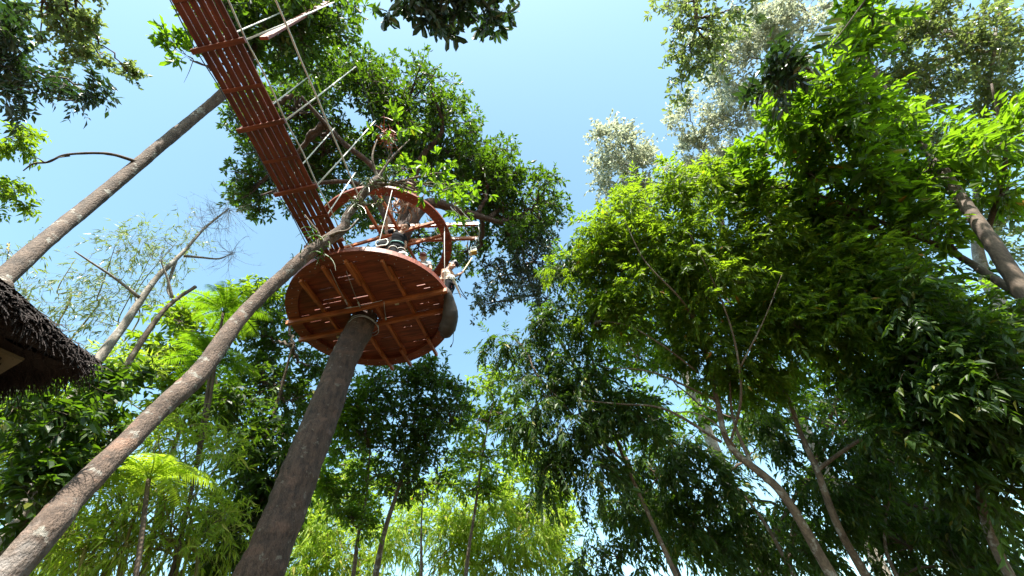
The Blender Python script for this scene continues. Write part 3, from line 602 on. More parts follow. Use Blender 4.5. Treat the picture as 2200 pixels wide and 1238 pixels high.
LP = trunk(lb, [ground((-9, -2)), (-9, -1.5, 8), Wd(20, -260, 18), Wd(90, -120, 18)], [0.3, 0.28, 0.16, 0.08], 'thin', 3, 16)
crown(lb, LP[-18:], [(90, 40, 70, 55, 18, 1), (150, 90, 60, 55, 18, 1), (190, 45, 25, 60, 18, 0.8), (165, 135, 60, 30, 18, 0.6), (220, 130, 45, 22, 18, 0.5), (275, 155, 32, 12, 18, 0.4), (120, -20, 140, 30, 18, 1)], 'fine', 0.14, 14, 'olive', 34, 'twig', 0.05, 8)
lc = thing('left_edge_tree', 'two sunlit yellow-green leaf tufts at the left edge below the dark boughs', 'tree', ground((-12, 6)))
LP = trunk(lc, [ground((-12, 6)), (-12.2, 6, 5), Wd(-190, 420, 14), Wd(-150, 300, 14)], [0.25, 0.2, 0.12, 0.06], 'thin', 4, 14)
crown(lc, LP[20:], [(15, 300, 62, 26, 13, 0.7), (60, 318, 32, 16, 13, 0.4), (5, 395, 40, 36, 13, 0.6), (30, 428, 24, 26, 13, 0.4), (-5, 450, 26, 16, 13, 0.4)], 'alt', 0.11, 10, 'bright', 35, 'twig', 0.03, 8)

# ------------------------------------------------------------------ top right trees
tr = thing('top_right_tree', 'grey-green hanging crown dropping from the top edge right of the open sky', 'tree', ground((5, -4)))
LP = trunk(tr, [ground((5, -4)), (5, -3.5, 8), Wd(1560, -260, 15), Wd(1500, -80, 14), Wd(1495, 60, 13.5)], [0.3, 0.28, 0.18, 0.10, 0.04], 'thin', 5, 14)
crown(tr, LP[-30:], [(1430, 15, 66, 32, 13.5, 0.8), (1490, 40, 80, 40, 13.5, 0.8), (1570, 20, 55, 38, 13.5, 0.8), (1480, 110, 58, 38, 13.5, 0.6), (1475, 165, 44, 34, 13.4, 0.5), (1530, 120, 40, 36, 13.4, 0.5), (1550, 80, 50, 35, 13.6, 0.5)], 'whorl', 0.16, 13, 'olive', 41, 'twig', 0.04, 8, bias=(0, 0.2, -0.5))
fp = [('pale_far_tree', 'silvery sunlit tree with thin twigs behind the hanging crown at upper right', [(1560, 110, 70, 60, 30, 2), (1650, 50, 80, 50, 30, 2), (1700, 130, 70, 60, 30, 2), (1620, 190, 60, 40, 30, 1.5), (1740, 30, 70, 50, 30, 2), (1600, 60, 70, 50, 30, 2), (1560, 180, 50, 50, 30, 2), (1660, 240, 60, 60, 29, 2)], (1640, 330), (9, 24)),
      ('pale_far_tree', 'silvery sunlit treetop tuft at the middle of the right-hand skyline', [(1480, 240, 40, 28, 27, 1.2), (1530, 270, 45, 38, 27, 1.2), (1510, 320, 50, 35, 27, 1.2), (1590, 250, 40, 40, 27, 1), (1460, 280, 30, 40, 27, 1), (1560, 350, 70, 40, 27, 1), (1500, 370, 60, 40, 27, 1)], (1540, 420), (8, 23)),
      ('pale_far_tree', 'silvery sunlit leftmost treetop of the right-hand skyline', [(1320, 295, 50, 32, 24, 1.2), (1300, 350, 42, 40, 24, 1.2), (1365, 350, 60, 45, 24, 1.2), (1350, 285, 22, 30, 24, 0.8), (1420, 400, 60, 40, 24, 1), (1330, 400, 60, 30, 24, 1), (1480, 410, 50, 30, 24, 1)], (1400, 520), (6, 20)),
      ('pale_far_tree', 'hazy pale green airy tree filling the far upper right corner', [(1900, 60, 100, 70, 26, 2), (2030, 60, 100, 80, 26, 2), (2140, 80, 90, 90, 26, 2), (2000, 190, 110, 70, 26, 2), (2140, 220, 80, 80, 26, 2), (1880, 170, 80, 60, 26, 2), (2090, 330, 110, 70, 26, 2), (1960, 300, 80, 50, 26, 2), (1830, 60, 60, 50, 26, 2), (2150, 480, 60, 80, 26, 2)], (2100, 420), (14, 14))]
for i, (nm, lb_, bl, tp, gr) in enumerate(fp):
    o = thing(nm, lb_, 'tree', ground(gr), 'pale far trees along the right-hand skyline'); D = bl[0][4]
    _a = Wd(tp[0] + 60, tp[1] + 250, D * 0.95); _r = root_of(_a, Wd(*tp, D)); rebase(o, _r)
    LP = trunk(o, [_r, _a, Wd(*tp, D), Wd(bl[2][0], bl[2][1], D)], [0.3, 0.22, 0.14, 0.05], 'dead', 50 + i, 12)
    crown(o, LP[14:], bl, 'fine', 0.19, 8.5 if i < 3 else 11.5, 'pale' if i < 3 else 'olive', 60 + i, 'dead', 0.07, 9, tl=0.8)

br_ = thing('broad_leaved_tree', 'large broad-leaved tree with thick mossy trunk at the right edge, leaves lit green', 'tree', ground((9.5, 3.2)))
q = [_w(2380, 900, 7.6, 80), _w(2290, 780, 7.9, 72), _w(2205, 640, 8.3, 62), _w(2150, 550, 8.7, 54), _w(2100, 475, 9.2, 46), _w(2060, 420, 9.8, 40), _w(1980, 300, 11.6, 40), _w(1900, 200, 12, 30), _w(1850, 100, 12.4, 20)]
bx = root_of(q[0][0], q[2][0]); rebase(br_, bx)
BP = trunk(br_, [bx] + [a for a, _ in q], [q[0][1] * 0.7] + [r * 0.55 for _, r in q], 'twig', 8, 22, 0.1, 12)
lim = MB(); r_ = np.random.default_rng(15)
for pts, ra in (([(2060, 420, 11.2), (1960, 520, 10.6), (1880, 490, 10.2), (1780, 380, 9.8), (1680, 330, 9.5)], 0.07), ([(2200, 640, 8.6), (2040, 540, 10), (1900, 480, 9.8), (1760, 420, 9.6), (1640, 400, 9.4)], 0.055), ([(1880, 490, 10.2), (1840, 470, 9.9), (1800, 450, 9.8)], 0.09),
                ([(2120, 500, 10.9), (2160, 350, 11), (2130, 180, 11.4)], 0.05), ([(1980, 300, 11.6), (1900, 250, 11.2), (1780, 220, 11)], 0.07)):
    S = spline([Wd(*p) for p in pts], 8); lim.tube(S, np.linspace(ra, ra * 0.3, len(S)), 10, rough=0.1, rng=r_)
part('limbs', lim, BK['twig'], br_, True)
nd = np.concatenate([BP[40:]] + [v[::10] for v in lim.v if len(v) > 20])
crown(br_, nd, [(1690, 260, 60, 50, 9.2, 0.8), (1640, 335, 60, 45, 9.2, 0.8), (1700, 380, 90, 60, 9.4, 0.8), (1760, 280, 90, 70, 9.6, 1), (1770, 185, 60, 45, 9.6, 0.8), (1850, 95, 60, 50, 10, 1), (1840, 200, 70, 60, 10, 1), (1850, 330, 90, 70, 10, 1), (1900, 420, 90, 50, 10.2, 1), (1610, 430, 80, 40, 9.6, 0.8), (1740, 450, 90, 40, 9.6, 0.8), (1580, 380, 50, 40, 9.6, 0.6), (1880, 20, 60, 40, 10, 0.8), (2040, 520, 50, 30, 9.6, 0.5)],
      'bigalt', 0.16, 13, 'mid', 71, 'twig', 0.035, 8)
crown(br_, nd, [(1970, 380, 90, 60, 11, 1.2), (2090, 330, 70, 60, 11, 1.2), (2170, 400, 40, 50, 10.5, 1), (2190, 250, 40, 50, 11, 1), (1970, 470, 70, 40, 10.4, 0.8), (1800, 490, 80, 45, 9.8, 0.7), (1930, 250, 50, 40, 11, 1)],
      'alt', 0.18, 11.5, 'mid', 72, 'twig', 0.04, 8, name='inner_crown')
dl = thing('dark_sprig_tree', 'dark blue-green sprig of oval leaves against pale treetops at upper right', 'tree', ground((7.5, 0.5)))
_r = np.array([7.5, -2.0, -0.08]); rebase(dl, _r)
LP = trunk(dl, [_r, (7.3, -1.5, 4), (6.6, -0.4, 9), Wd(1960, -160, 9.5), Wd(1830, 40, 8.6), Wd(1740, 150, 8)], [0.08, 0.06, 0.04, 0.014, 0.008, 0.005], 'twig', 9, 10)
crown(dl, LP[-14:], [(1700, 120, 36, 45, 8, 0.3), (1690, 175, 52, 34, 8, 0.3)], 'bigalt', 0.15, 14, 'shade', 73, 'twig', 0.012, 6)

# ------------------------------------------------------------------ the big drooping mass on the right: several slender trees
def multi(name, label, base, stems, blobs, style, ll, sp, mat, seed, limb=0.03, bark='thin', cat='tree', group=None, **k):
    o = thing(name, label, cat, ground(base), group); nd = []
    mb = MB(); r_ = np.random.default_rng(seed)
    for pts, ra in stems:
        W_ = [Wd(*p) for p in pts if p != 0]; ra = ra * (0.66 if ra >= 0.05 else 0.8); W_ = ([root_of(W_[0], W_[1])] if pts[0] == 0 else []) + W_
        if pts[0] == 0 and not nd: rebase(o, W_[0])
        P = spline(W_, 12); mb.tube(P, np.linspace(ra, ra * 0.25, len(P)), 14, rough=0.09, rng=r_); nd.append(P[len(P) // 3:])
    part('trunk', mb, BK[bark], o, True)
    crown(o, np.concatenate(nd), blobs, style, ll, sp, mat, seed + 1, 'twig', limb, 9, **k); return o
G_ = 'slender trees massed on the right'
multi('drooping_tree', 'slender many-stemmed tree in the middle of the right-hand mass, leaflets lit yellow-green', (5.2, 6.4),
      [([0, (1800, 1260, 8.6), (1680, 1060, 8.4), (1570, 960, 8.4), (1540, 860, 8.5), (1500, 700, 8.8), (1420, 520, 9.2)], 0.13), ([(1620, 1010, 8.4), (1575, 900, 8.6), (1560, 780, 8.8), (1500, 600, 9)], 0.05),
       ([(1550, 950, 8.4), (1430, 880, 8.2), (1330, 868, 8.2), (1240, 860, 8.2)], 0.035), ([(1540, 860, 8.5), (1400, 800, 8.1), (1300, 790, 7.9)], 0.03),
       ([(1570, 950, 8.4), (1592, 850, 8.0), (1575, 720, 7.8), (1530, 600, 7.8), (1480, 500, 7.9)], 0.03), ([(1500, 700, 8.6), (1460, 640, 7.9), (1385, 560, 7.8), (1340, 470, 8)], 0.028), ([(1580, 960, 8.4), (1530, 905, 8.0), (1470, 885, 7.9), (1400, 905, 7.9)], 0.022),
       ([(1500, 800, 8.4), (1420, 740, 7.9), (1350, 700, 7.9), (1290, 690, 8)], 0.022), ([(1590, 790, 7.9), (1640, 690, 7.8), (1680, 590, 7.9)], 0.02)],
      [(1400, 440, 90, 55, 9.4, 0.8), (1480, 420, 90, 50, 9.4, 0.8), (1330, 500, 80, 60, 9.2, 0.8), (1300, 590, 90, 70, 9, 0.8), (1430, 540, 110, 80, 9, 1), (1560, 520, 100, 70, 9, 1), (1520, 640, 110, 70, 8.8, 1), (1380, 670, 110, 70, 8.8, 1),
       (1290, 700, 80, 60, 8.8, 0.8), (1620, 420, 60, 40, 9.4, 0.6)], 'pinnate', 0.115, 13.2, 'bright', 80, 0.03, group=G_, tl=0.32)
multi('drooping_tree', 'slender dark-leaved tree at the left of the right-hand mass, twigs hanging against the sky', (2.9, 8.2),
      [([0, (1480, 1300, 9), (1400, 1120, 9), (1330, 960, 9.2), (1290, 820, 9.4), (1240, 700, 9.8)], 0.08), ([(1350, 1000, 9.1), (1240, 900, 9), (1150, 800, 9)], 0.03)],
      [(1230, 560, 38, 90, 9.8, 0.5), (1200, 690, 60, 50, 9.6, 0.6), (1120, 740, 70, 40, 9.4, 0.5), (1150, 820, 80, 50, 9.2, 0.6), (1220, 900, 90, 60, 9, 0.8), (1120, 900, 55, 45, 9, 0.5), (1180, 1000, 60, 40, 9, 0.5), (1260, 990, 70, 60, 9, 0.8), (1330, 900, 80, 60, 9, 0.8), (1250, 800, 60, 60, 9.2, 0.8)],
      'pinnate', 0.12, 13.5, 'dark', 84, 0.025, group=G_, tl=0.32, bias=(0, 0, -0.5))
multi('drooping_tree', 'pale-barked forked tree right of centre in the right-hand mass, leaves coloured as if in sun', (6.2, 6),
      [([0, (1880, 1270, 9.4), (1800, 1130, 9.2), (1755, 1010, 9.2), (1720, 930, 9.3), (1690, 850, 9.4), (1640, 760, 9.6), (1560, 640, 9.8)], 0.11), ([(1755, 1010, 9.2), (1840, 950, 9.3), (1920, 910, 9.4), (2020, 850, 9.6)], 0.045),
       ([(1650, 780, 9.6), (1680, 720, 9.6), (1670, 640, 9.8)], 0.035)],
      [(1680, 560, 90, 60, 9.4, 0.8), (1800, 600, 110, 70, 9.4, 1), (1660, 680, 100, 60, 9.2, 0.8), (1780, 720, 110, 70, 9.2, 1), (1920, 700, 110, 80, 9.4, 1), (1500, 760, 100, 60, 9, 0.8), (1620, 800, 80, 50, 9.3, 0.6), (1900, 560, 80, 50, 9.6, 0.8)],
      'pinnate', 0.12, 13.2, 'bright', 88, 0.03, group=G_, tl=0.32)  # brighter leaf tone paints the sunlit zone onto this tree
multi('drooping_tree', 'dark tree filling the right edge below the thick trunk, long feathery leaves', (8.8, 4.6),
      [([0, (2150, 1200, 8.6), (2100, 1000, 8.8), (2060, 860, 9), (2020, 720, 9.2)], 0.10), ([(2100, 1000, 8.8), (1960, 900, 8.8), (1880, 820, 8.8)], 0.04)],
      [(2010, 650, 80, 50, 8.8, 0.8), (2110, 740, 90, 60, 8.6, 0.8), (2000, 780, 100, 70, 8.6, 0.8), (2120, 860, 100, 90, 8.4, 0.8), (1980, 920, 90, 70, 8.6, 0.8), (2140, 1000, 80, 80, 8.4, 0.8), (1900, 820, 70, 60, 8.8, 0.6)],
      'pinnate', 0.13, 14.5, 'dark', 92, 0.03, group=G_, tl=0.34)
multi('drooping_tree', 'shadowed low tree at bottom right with dark hanging leaf masses', (4.8, 7.8),
      [([0, (1730, 1280, 10), (1640, 1120, 10), (1560, 1020, 10.2)], 0.09), ([0, (1950, 1290, 10), (1900, 1150, 10.2), (1930, 1000, 10.6)], 0.07), ([0, (1600, 1270, 10.6), (1500, 1110, 10.6), (1420, 1020, 10.6)], 0.05)],
      [(1400, 1010, 90, 60, 10.4, 1), (1500, 960, 90, 50, 10.4, 1), (1340, 1100, 90, 60, 10.4, 1), (1450, 1140, 110, 70, 10.6, 1.2), (1600, 1150, 110, 80, 10.8, 1.2), (1740, 1180, 110, 60, 10.8, 1.2), (1860, 1080, 110, 80, 10.8, 1.2), (1960, 1180, 100, 60, 10.6, 1), (1320, 1200, 110, 50, 10.4, 1), (2060, 1120, 80, 80, 10, 1), (1800, 900, 110, 70, 11, 1.2), (1650, 920, 90, 70, 11, 1.2), (1740, 1040, 100, 60, 11, 1.2), (1560, 1060, 90, 60, 11, 1.2), (1900, 960, 100, 60, 11, 1.2), (2100, 1220, 110, 40, 10, 1)],
      'pinnate', 0.12, 16, 'dark', 96, 0.03, group=G_, tl=0.36, bias=(0, 0, -0.5))
for i, (lb_, gr, bl, mt) in enumerate([
    ('dense backdrop tree seen through the gaps of the right-hand mass, upper half', (11, 13), [(1450, 600, 150, 110, 15, 1.5), (1650, 640, 150, 110, 15, 1.5), (1850, 640, 140, 120, 15, 1.5), (2050, 700, 140, 100, 15, 1.5), (1350, 740, 120, 90, 14.5, 1.2), (1750, 480, 120, 80, 15, 1.2)], 'mid'),
    ('dense backdrop tree seen through the gaps of the right-hand mass, lower half', (8, 14), [(1400, 900, 120, 100, 16, 1.5), (1600, 860, 140, 90, 16, 1.5), (1800, 850, 140, 100, 16, 1.5), (2020, 880, 150, 110, 16, 1.5), (1420, 1120, 130, 90, 16, 1.5), (1980, 1120, 180, 100, 16, 1.5), (1680, 1170, 130, 60, 16, 1.5)], 'mid')]):
    o = thing('backdrop_tree', lb_, 'tree', ground(gr), G_); _a = Wd(bl[1][0] + 40, 1250, bl[0][4]); _r = root_of(_a, Wd(bl[2][0], bl[2][1] + 60, bl[0][4])); rebase(o, _r)
    LP = trunk(o, [_r, _a, Wd(bl[2][0], bl[2][1] + 60, bl[0][4])], [0.12, 0.09, 0.03], 'twig', 130 + i, 12)
    crown(o, LP[6:], bl, 'alt', 0.20, 11.5 + i, mt, 140 + i, 'twig', 0.05, 9)

# ------------------------------------------------------------------ centre bottom
multi('shade_tree', 'dark round-crowned slim tree directly below the platform', (0.2, 15.5),
      [([0, (805, 1245, 15.5), (830, 1130, 15.6), (862, 1030, 15.8), (885, 930, 16), (900, 840, 16.2)], 0.16), ([(875, 960, 15.9), (930, 920, 15.8), (970, 905, 15.8)], 0.05)],
      [(840, 820, 90, 45, 16, 1), (920, 810, 70, 45, 16, 1), (870, 890, 110, 60, 16, 1.2), (960, 880, 60, 50, 16, 1), (830, 960, 80, 50, 15.8, 1), (920, 970, 60, 50, 15.8, 1), (780, 900, 60, 50, 15.8, 1), (870, 1040, 50, 40, 15.6, 0.8), (990, 830, 30, 25, 16, 0.5)],
      'whorl', 0.20, 8.5, 'dark', 150, 0.06)
multi('slim_tree', 'slim paler-leaved tree between the giant trunk and the round-crowned dark tree', (-1, 15),
      [([0, (758, 1245, 15), (770, 1150, 15), (788, 1060, 15.2), (795, 960, 15.4)], 0.12), ([0, (905, 1245, 17), (905, 1150, 17), (908, 1060, 17.2)], 0.10)],
      [(760, 850, 50, 50, 15.2, 0.8), (740, 960, 55, 45, 15.2, 0.8), (710, 1060, 60, 50, 15, 0.8), (790, 1040, 50, 40, 15, 0.8), (760, 1130, 60, 40, 15, 0.8), (730, 900, 30, 40, 15, 0.6)],
      'alt', 0.17, 9.5, 'mid', 154, 0.04)
multi('slim_tree', 'sunlit yellow-green tree right of the round-crowned dark tree', (2.2, 18),
      [([0, (1000, 1250, 19), (1020, 1100, 19), (1040, 960, 19.2), (1060, 860, 19.4)], 0.14)],
      [(1050, 820, 60, 45, 19.4, 1), (1030, 900, 60, 50, 19.2, 1), (1100, 890, 60, 60, 19.4, 1), (1060, 980, 70, 45, 19, 1), (980, 960, 40, 50, 19, 1), (1000, 1050, 80, 40, 19, 1)],
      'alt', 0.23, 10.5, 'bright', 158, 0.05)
multi('slim_tree', 'pale yellow-green rounded tree low beside the gap of sky right of centre', (4.5, 21),
      [([0, (1190, 1260, 23), (1170, 1120, 23), (1160, 1040, 23)], 0.14)],
      [(1150, 1010, 55, 35, 23, 1), (1180, 1060, 60, 45, 23, 1), (1120, 1080, 60, 45, 23, 1), (1190, 1130, 60, 50, 23, 1), (1110, 980, 40, 25, 23, 1)],
      'fine', 0.24, 9.5, 'yellow', 162, 0.05)
multi('slim_tree', 'sunlit light green treetops beyond the round-crowned dark tree, low in the centre', (-3, 22),
      [([0, (720, 1260, 25), (730, 1100, 25), (740, 1000, 25)], 0.12), ([(720, 1260, 25), (840, 1150, 25), (900, 1040, 25)], 0.06)],
      [(690, 980, 50, 40, 25, 1.2), (760, 1010, 60, 45, 25, 1.2), (840, 1050, 60, 45, 25, 1.2), (920, 1070, 60, 45, 25, 1.2), (990, 1040, 60, 50, 25, 1.2), (1070, 1050, 60, 40, 25, 1.2), (700, 1070, 50, 50, 25, 1.2), (790, 1110, 60, 40, 25, 1.2)],
      'alt', 0.27, 10, 'bright', 166, 0.05)
def bamboo(label, gr, canes, blobs, ll, sp, mat, seed, group='bamboo clumps low in the picture', **k):
    _c = np.mean([Wd(c[0], c[1], c[4]) for c in canes], axis=0); gr = (_c[0], _c[1]); o = thing('bamboo_clump', label, 'bamboo', ground(gr), group); r_ = np.random.default_rng(seed); mb = MB(); nd = []
    for (x0, y0, x1, y1, D) in canes:
        a = Wd(x0, y0, D); e = Wd(x1, y1, D + r_.normal(0, 0.3)); g0 = ground(gr, r_.normal(0, 0.5), r_.normal(0, 0.4))
        P = spline([g0, a, (a + e) / 2 + r_.normal(0, 0.12, 3), e], 10); mb.tube(P, np.linspace(0.035, 0.008, len(P)), 7); nd.append(P[8:])
    part('canes', mb, BK['cane'], o, True)
    crown(o, np.concatenate(nd), blobs, 'bamboo', ll, sp, mat, seed + 1, 'cane', 0.02, 9, **k)
r_ = np.random.default_rng(77)
def canes(x0, x1, y1a, y1b, D, n, lean=0):
    return [(x0 + (x1 - x0) * r_.random() , 1260, x0 + (x1 - x0) * r_.random() + lean, r_.uniform(y1a, y1b), D + r_.normal(0, 0.4)) for _ in range(n)]
bamboo('feathery yellow-green bamboo at the bottom between the giant trunk and the dark tree', (-1.2, 13), canes(640, 800, 1000, 1150, 22, 10), [(690, 1100, 70, 60, 22, 1.6), (740, 1180, 80, 60, 22, 1.6), (650, 1180, 60, 70, 22, 1.6), (830, 1190, 60, 50, 22, 1.6), (700, 1230, 120, 30, 22, 1.6)], 0.38, 9, 'yellow', 170, tl=0.9)
bamboo('feathery yellow-green bamboo at bottom centre with thin golden canes', (2.5, 14), canes(880, 1180, 1000, 1120, 22, 16), [(960, 1130, 80, 50, 22, 1.6), (1060, 1110, 90, 50, 22, 1.6), (1140, 1150, 80, 60, 22, 1.6), (960, 1200, 90, 50, 22, 1.6), (1090, 1210, 100, 50, 22, 1.6), (1200, 1210, 60, 50, 22, 1.6), (870, 1140, 40, 60, 22, 1.6)], 0.38, 8.6, 'yellow', 174, tl=0.9)
bamboo('pale wispy bamboo over the blue sky above the thatched roof', (-9, 12), [(190, 800, 330, 540, 19), (240, 760, 380, 520, 19), (160, 720, 250, 520, 19), (120, 700, 160, 560, 19), (0, 620, 20, 520, 19)], [(250, 540, 90, 50, 19, 1), (350, 510, 80, 40, 19, 1), (180, 590, 70, 45, 19, 1), (280, 640, 90, 50, 19, 1), (150, 650, 60, 40, 19, 1), (240, 700, 80, 40, 19, 1), (380, 580, 50, 50, 19, 1), (20, 540, 35, 35, 18, 1), (60, 620, 50, 25, 18, 1)], 0.19, 14, 'olive', 178, tl=0.9, group='bamboo clumps left of the leaning trunk')
bamboo('bright green bamboo thicket at the bottom left behind the leaning trunk', (-5.8, 8), canes(150, 420, 900, 1050, 10.5, 18, 60), [(250, 820, 80, 60, 11, 1), (330, 940, 80, 60, 10.5, 1), (260, 1080, 90, 70, 10.5, 1), (380, 1060, 80, 70, 10.5, 1), (330, 1180, 110, 60, 10, 1), (180, 1180, 90, 60, 10, 1), (450, 1150, 70, 70, 10.5, 1), (200, 930, 50, 50, 11, 1), (470, 1000, 50, 50, 10.5, 1)], 0.18, 11.5, 'yellow', 182, tl=0.5, group='bamboo clumps left of the leaning trunk')
bamboo('sunlit yellow-green bamboo at the left edge beneath the hut', (-8.5, 5.5), canes(-60, 120, 900, 1000, 12, 8, 20), [(40, 900, 60, 60, 12, 1), (30, 1010, 60, 50, 12, 1), (110, 870, 50, 50, 12, 1), (60, 1110, 80, 50, 12, 1), (150, 1000, 40, 60, 12, 1), (110, 1200, 60, 50, 12, 1)], 0.22, 10, 'yellow', 186, tl=0.5, group='bamboo clumps left of the leaning trunk')

# ------------------------------------------------------------------ left of the giant trunk
multi('leafy_tree', 'tall dark leafy tree filling the space between the leaning trunk and the giant trunk', (-5.2, 10.5),
      [([0, (470, 1260, 12.5), (530, 1050, 12.5), (590, 880, 12.8), (630, 740, 13)], 0.14), ([(560, 960, 12.6), (480, 860, 12.6), (450, 760, 12.8)], 0.05), ([(450, 1250, 12), (560, 1080, 12), (620, 960, 12)], 0.05)],
      [(590, 650, 45, 50, 15.5, 0.8), (620, 740, 70, 60, 15.8, 1), (560, 720, 60, 60, 15.3, 1), (560, 820, 80, 70, 14, 1), (660, 850, 60, 70, 15, 1), (600, 930, 80, 70, 12.6, 1), (500, 860, 50, 60, 12.6, 0.8), (540, 1020, 80, 70, 12.4, 1), (610, 1060, 60, 60, 12.4, 0.8), (490, 1120, 60, 60, 12.2, 0.8), (560, 1150, 60, 60, 12.2, 0.8), (690, 790, 40, 40, 15.8, 0.6), (480, 1210, 60, 40, 12, 0.8)],
      'alt', 0.19, 10, 'dark', 190, 0.05, bias=(0, 0, -0.35))
multi('leafy_tree', 'bright green leafy tree behind the upper part of the leaning trunk at left', (-7, 11),
      [([0, (300, 1260, 14), (360, 1000, 14), (430, 820, 14.2), (480, 700, 14.4)], 0.12)],
      [(380, 690, 50, 50, 14.2, 0.8), (450, 700, 70, 60, 14.2, 1), (530, 650, 60, 45, 14.4, 0.8), (560, 610, 45, 30, 14.4, 0.6), (340, 760, 60, 50, 14, 0.8), (420, 800, 80, 60, 14, 1), (480, 900, 70, 60, 13.8, 1), (380, 880, 60, 50, 13.8, 0.8)],
      'alt', 0.18, 10.5, 'bright', 196, 0.05)

def frond_tree(label, base, heads, seed, mat='bright', n=11, L=1.3):
    """tree fern: trunk and arching pinnate fronds, one frond per part"""
    o = thing('tree_fern', label, 'tree fern', ground(base), 'tree ferns at left'); r_ = np.random.default_rng(seed); tk = MB()
    for (px, py, D) in heads:
        h = Wd(px, py, D); tk.tube(spline([ground(base), ground(base) * 0.4 + h * 0.6 + [0.1, 0, 0.3], h], 8), np.linspace(0.035, 0.03, 17), 8, rough=0.12, rng=r_)
    part('trunk', tk, BK['twig'], o, True)
    for (px, py, D) in heads:
        h = Wd(px, py, D)
        for k in range(n):
            a = 2 * PI * k / n + r_.normal(0, 0.15); d = np.array([math.cos(a), math.sin(a), 0]); LL = L * r_.uniform(0.8, 1.15)
            P = bez(h[None], (h + d * LL * 0.45 + [0, 0, LL * 0.42])[None], (h + d * LL + [0, 0, LL * r_.uniform(-0.25, 0.1)])[None], 9); mb = MB(); twigtubes(mb, P, 0.011, 0.003, 4)
            K = 56; t = np.repeat(np.linspace(0.12, 0.99, K // 2), 2)[None]; p, tg = samp(P, t); p, tg = p[0], tg[0]
            sd = unit(np.cross(tg, [0, 0, 1.0])) * np.where(np.arange(K) % 2, 1, -1)[:, None]; up = np.cross(sd * np.where(np.arange(K) % 2, 1, -1)[:, None], tg)
            dd = unit(tg * 0.35 + sd + r_.normal(0, 0.04, (K, 3)) + [0, 0, -0.15]); ln = LL * 0.27 * np.sin(np.clip(t[0] * PI * 0.93 + 0.12, 0, PI)) ** 0.7 + 0.02
            leaves(mb, p, dd, up, ln, np.full(K, LL * 0.036), r_.random(K) * 0.9, r_, wide=0.25, curl=0.1, fold=0.1)
            part('frond', mb, LM[mat], o)
frond_tree('bright green tree fern with spreading fronds against the sky above the leaning trunk', (-6.4, 8.6), [(480, 672, 11.5), (455, 780, 11)], 200, 'mid', 12, 0.95)
frond_tree('low tree fern with silvery sunlit fronds under the leaning trunk', (-4.8, 6), [(320, 1030, 8.0)], 204, 'yellow', 11, 0.8)

dt = thing('dead_tree', 'pale leafless thin tree with twiggy sprays behind the thatched roof', 'tree', ground((-6, 5)))
q = [(5, 1170, 9), (100, 960, 9.2), (200, 790, 9.6), (262, 705, 10), (330, 605, 10.5), (370, 565, 10.8), (400, 535, 11), (440, 490, 11.4), (492, 448, 11.8)]
DT = trunk(dt, [ground(Wd(5, 1170, 9), -0.4, 0)] + [Wd(*p) for p in q], [0.10, 0.095, 0.085, 0.075, 0.065, 0.05, 0.042, 0.032, 0.025, 0.015], 'dead', 6, 14, 0.09, 10)
DT2 = trunk(dt, [DT[14], Wd(230, 880, 9.4), Wd(270, 790, 9.6), Wd(330, 695, 10), Wd(370, 650, 10.3), Wd(420, 616, 10.6)], [0.055, 0.055, 0.05, 0.045, 0.04, 0.035], 'thin', 7, 14, 0.12, 10, name='fork')
br = MB(); r_ = np.random.default_rng(61)
for pts in ([(395, 550, 11), (430, 553, 11), (470, 556, 11), (497, 545, 11)], [(370, 640, 10.3), (360, 600, 10.4), (345, 560, 10.5)], [(378, 560, 10.9), (360, 620, 10.6), (372, 645, 10.4)], [(300, 640, 10), (250, 600, 10), (190, 560, 10), (160, 540, 10)]):
    S = spline([Wd(*p) for p in pts], 6); br.tube(S, np.linspace(0.03, 0.010, len(S)), 6)
for (px, py, D, n_, sp_) in ((497, 545, 11, 30, 0.7), (490, 450, 11.8, 36, 0.9), (440, 490, 11.4, 22, 0.7), (465, 470, 11.6, 22, 0.7), (345, 560, 10.5, 14, 0.6)):
    h = Wd(px, py, D); B = h + r_.normal(0, 0.03, (n_, 3)); d = unit(r_.normal(0, 1, (n_, 3)) + [0, 0, 0.1]); L = r_.uniform(0.3, 1, n_)[:, None] * sp_
    P = bez(B, B + d * L * 0.5 + r_.normal(0, 0.06, (n_, 3)), B + d * L + r_.normal(0, 0.08, (n_, 3)), 5); twigtubes(br, P, 0.0035, 0.0015)
    s2, t2 = samp(P, r_.uniform(0.3, 0.95, (n_, 4))); s2 = s2.reshape(-1, 3); t2 = t2.reshape(-1, 3); d2 = unit(t2 + r_.normal(0, 0.5, s2.shape)) * r_.uniform(0.1, 0.35, (len(s2), 1)) * sp_
    twigtubes(br, bez(s2, s2 + d2 * 0.5 + r_.normal(0, 0.02, s2.shape), s2 + d2, 3), 0.0022, 0.001)
part('branches', br, BK['dead'], dt, True)
iv = thing('climbing_vine', 'dark broad-leaved creeper covering the lower dead trunks under the hut', 'vine', ground((-5.5, 4)))
VN = trunk(iv, [ground(Wd(60, 1150, 8)), Wd(60, 1150, 8), Wd(150, 980, 8.4), Wd(250, 860, 8.8)], [0.03, 0.03, 0.025, 0.02], 'twig', 3, 7)
crown(iv, VN, [(230, 850, 60, 40, 8.6, 0.5), (170, 920, 70, 50, 8.4, 0.5), (90, 900, 80, 50, 8.2, 0.5), (60, 990, 70, 40, 8.2, 0.5), (150, 1010, 60, 50, 8.2, 0.5), (50, 1090, 60, 60, 8, 0.5), (280, 830, 30, 30, 8.8, 0.4), (20, 860, 50, 50, 8, 0.4), (230, 940, 40, 40, 8.6, 0.4)], 'bigalt', 0.14, 14, 'dark', 210, 'twig', 0.015, 8, name='leaves')

def V3_(*a): return np.array(a, float)
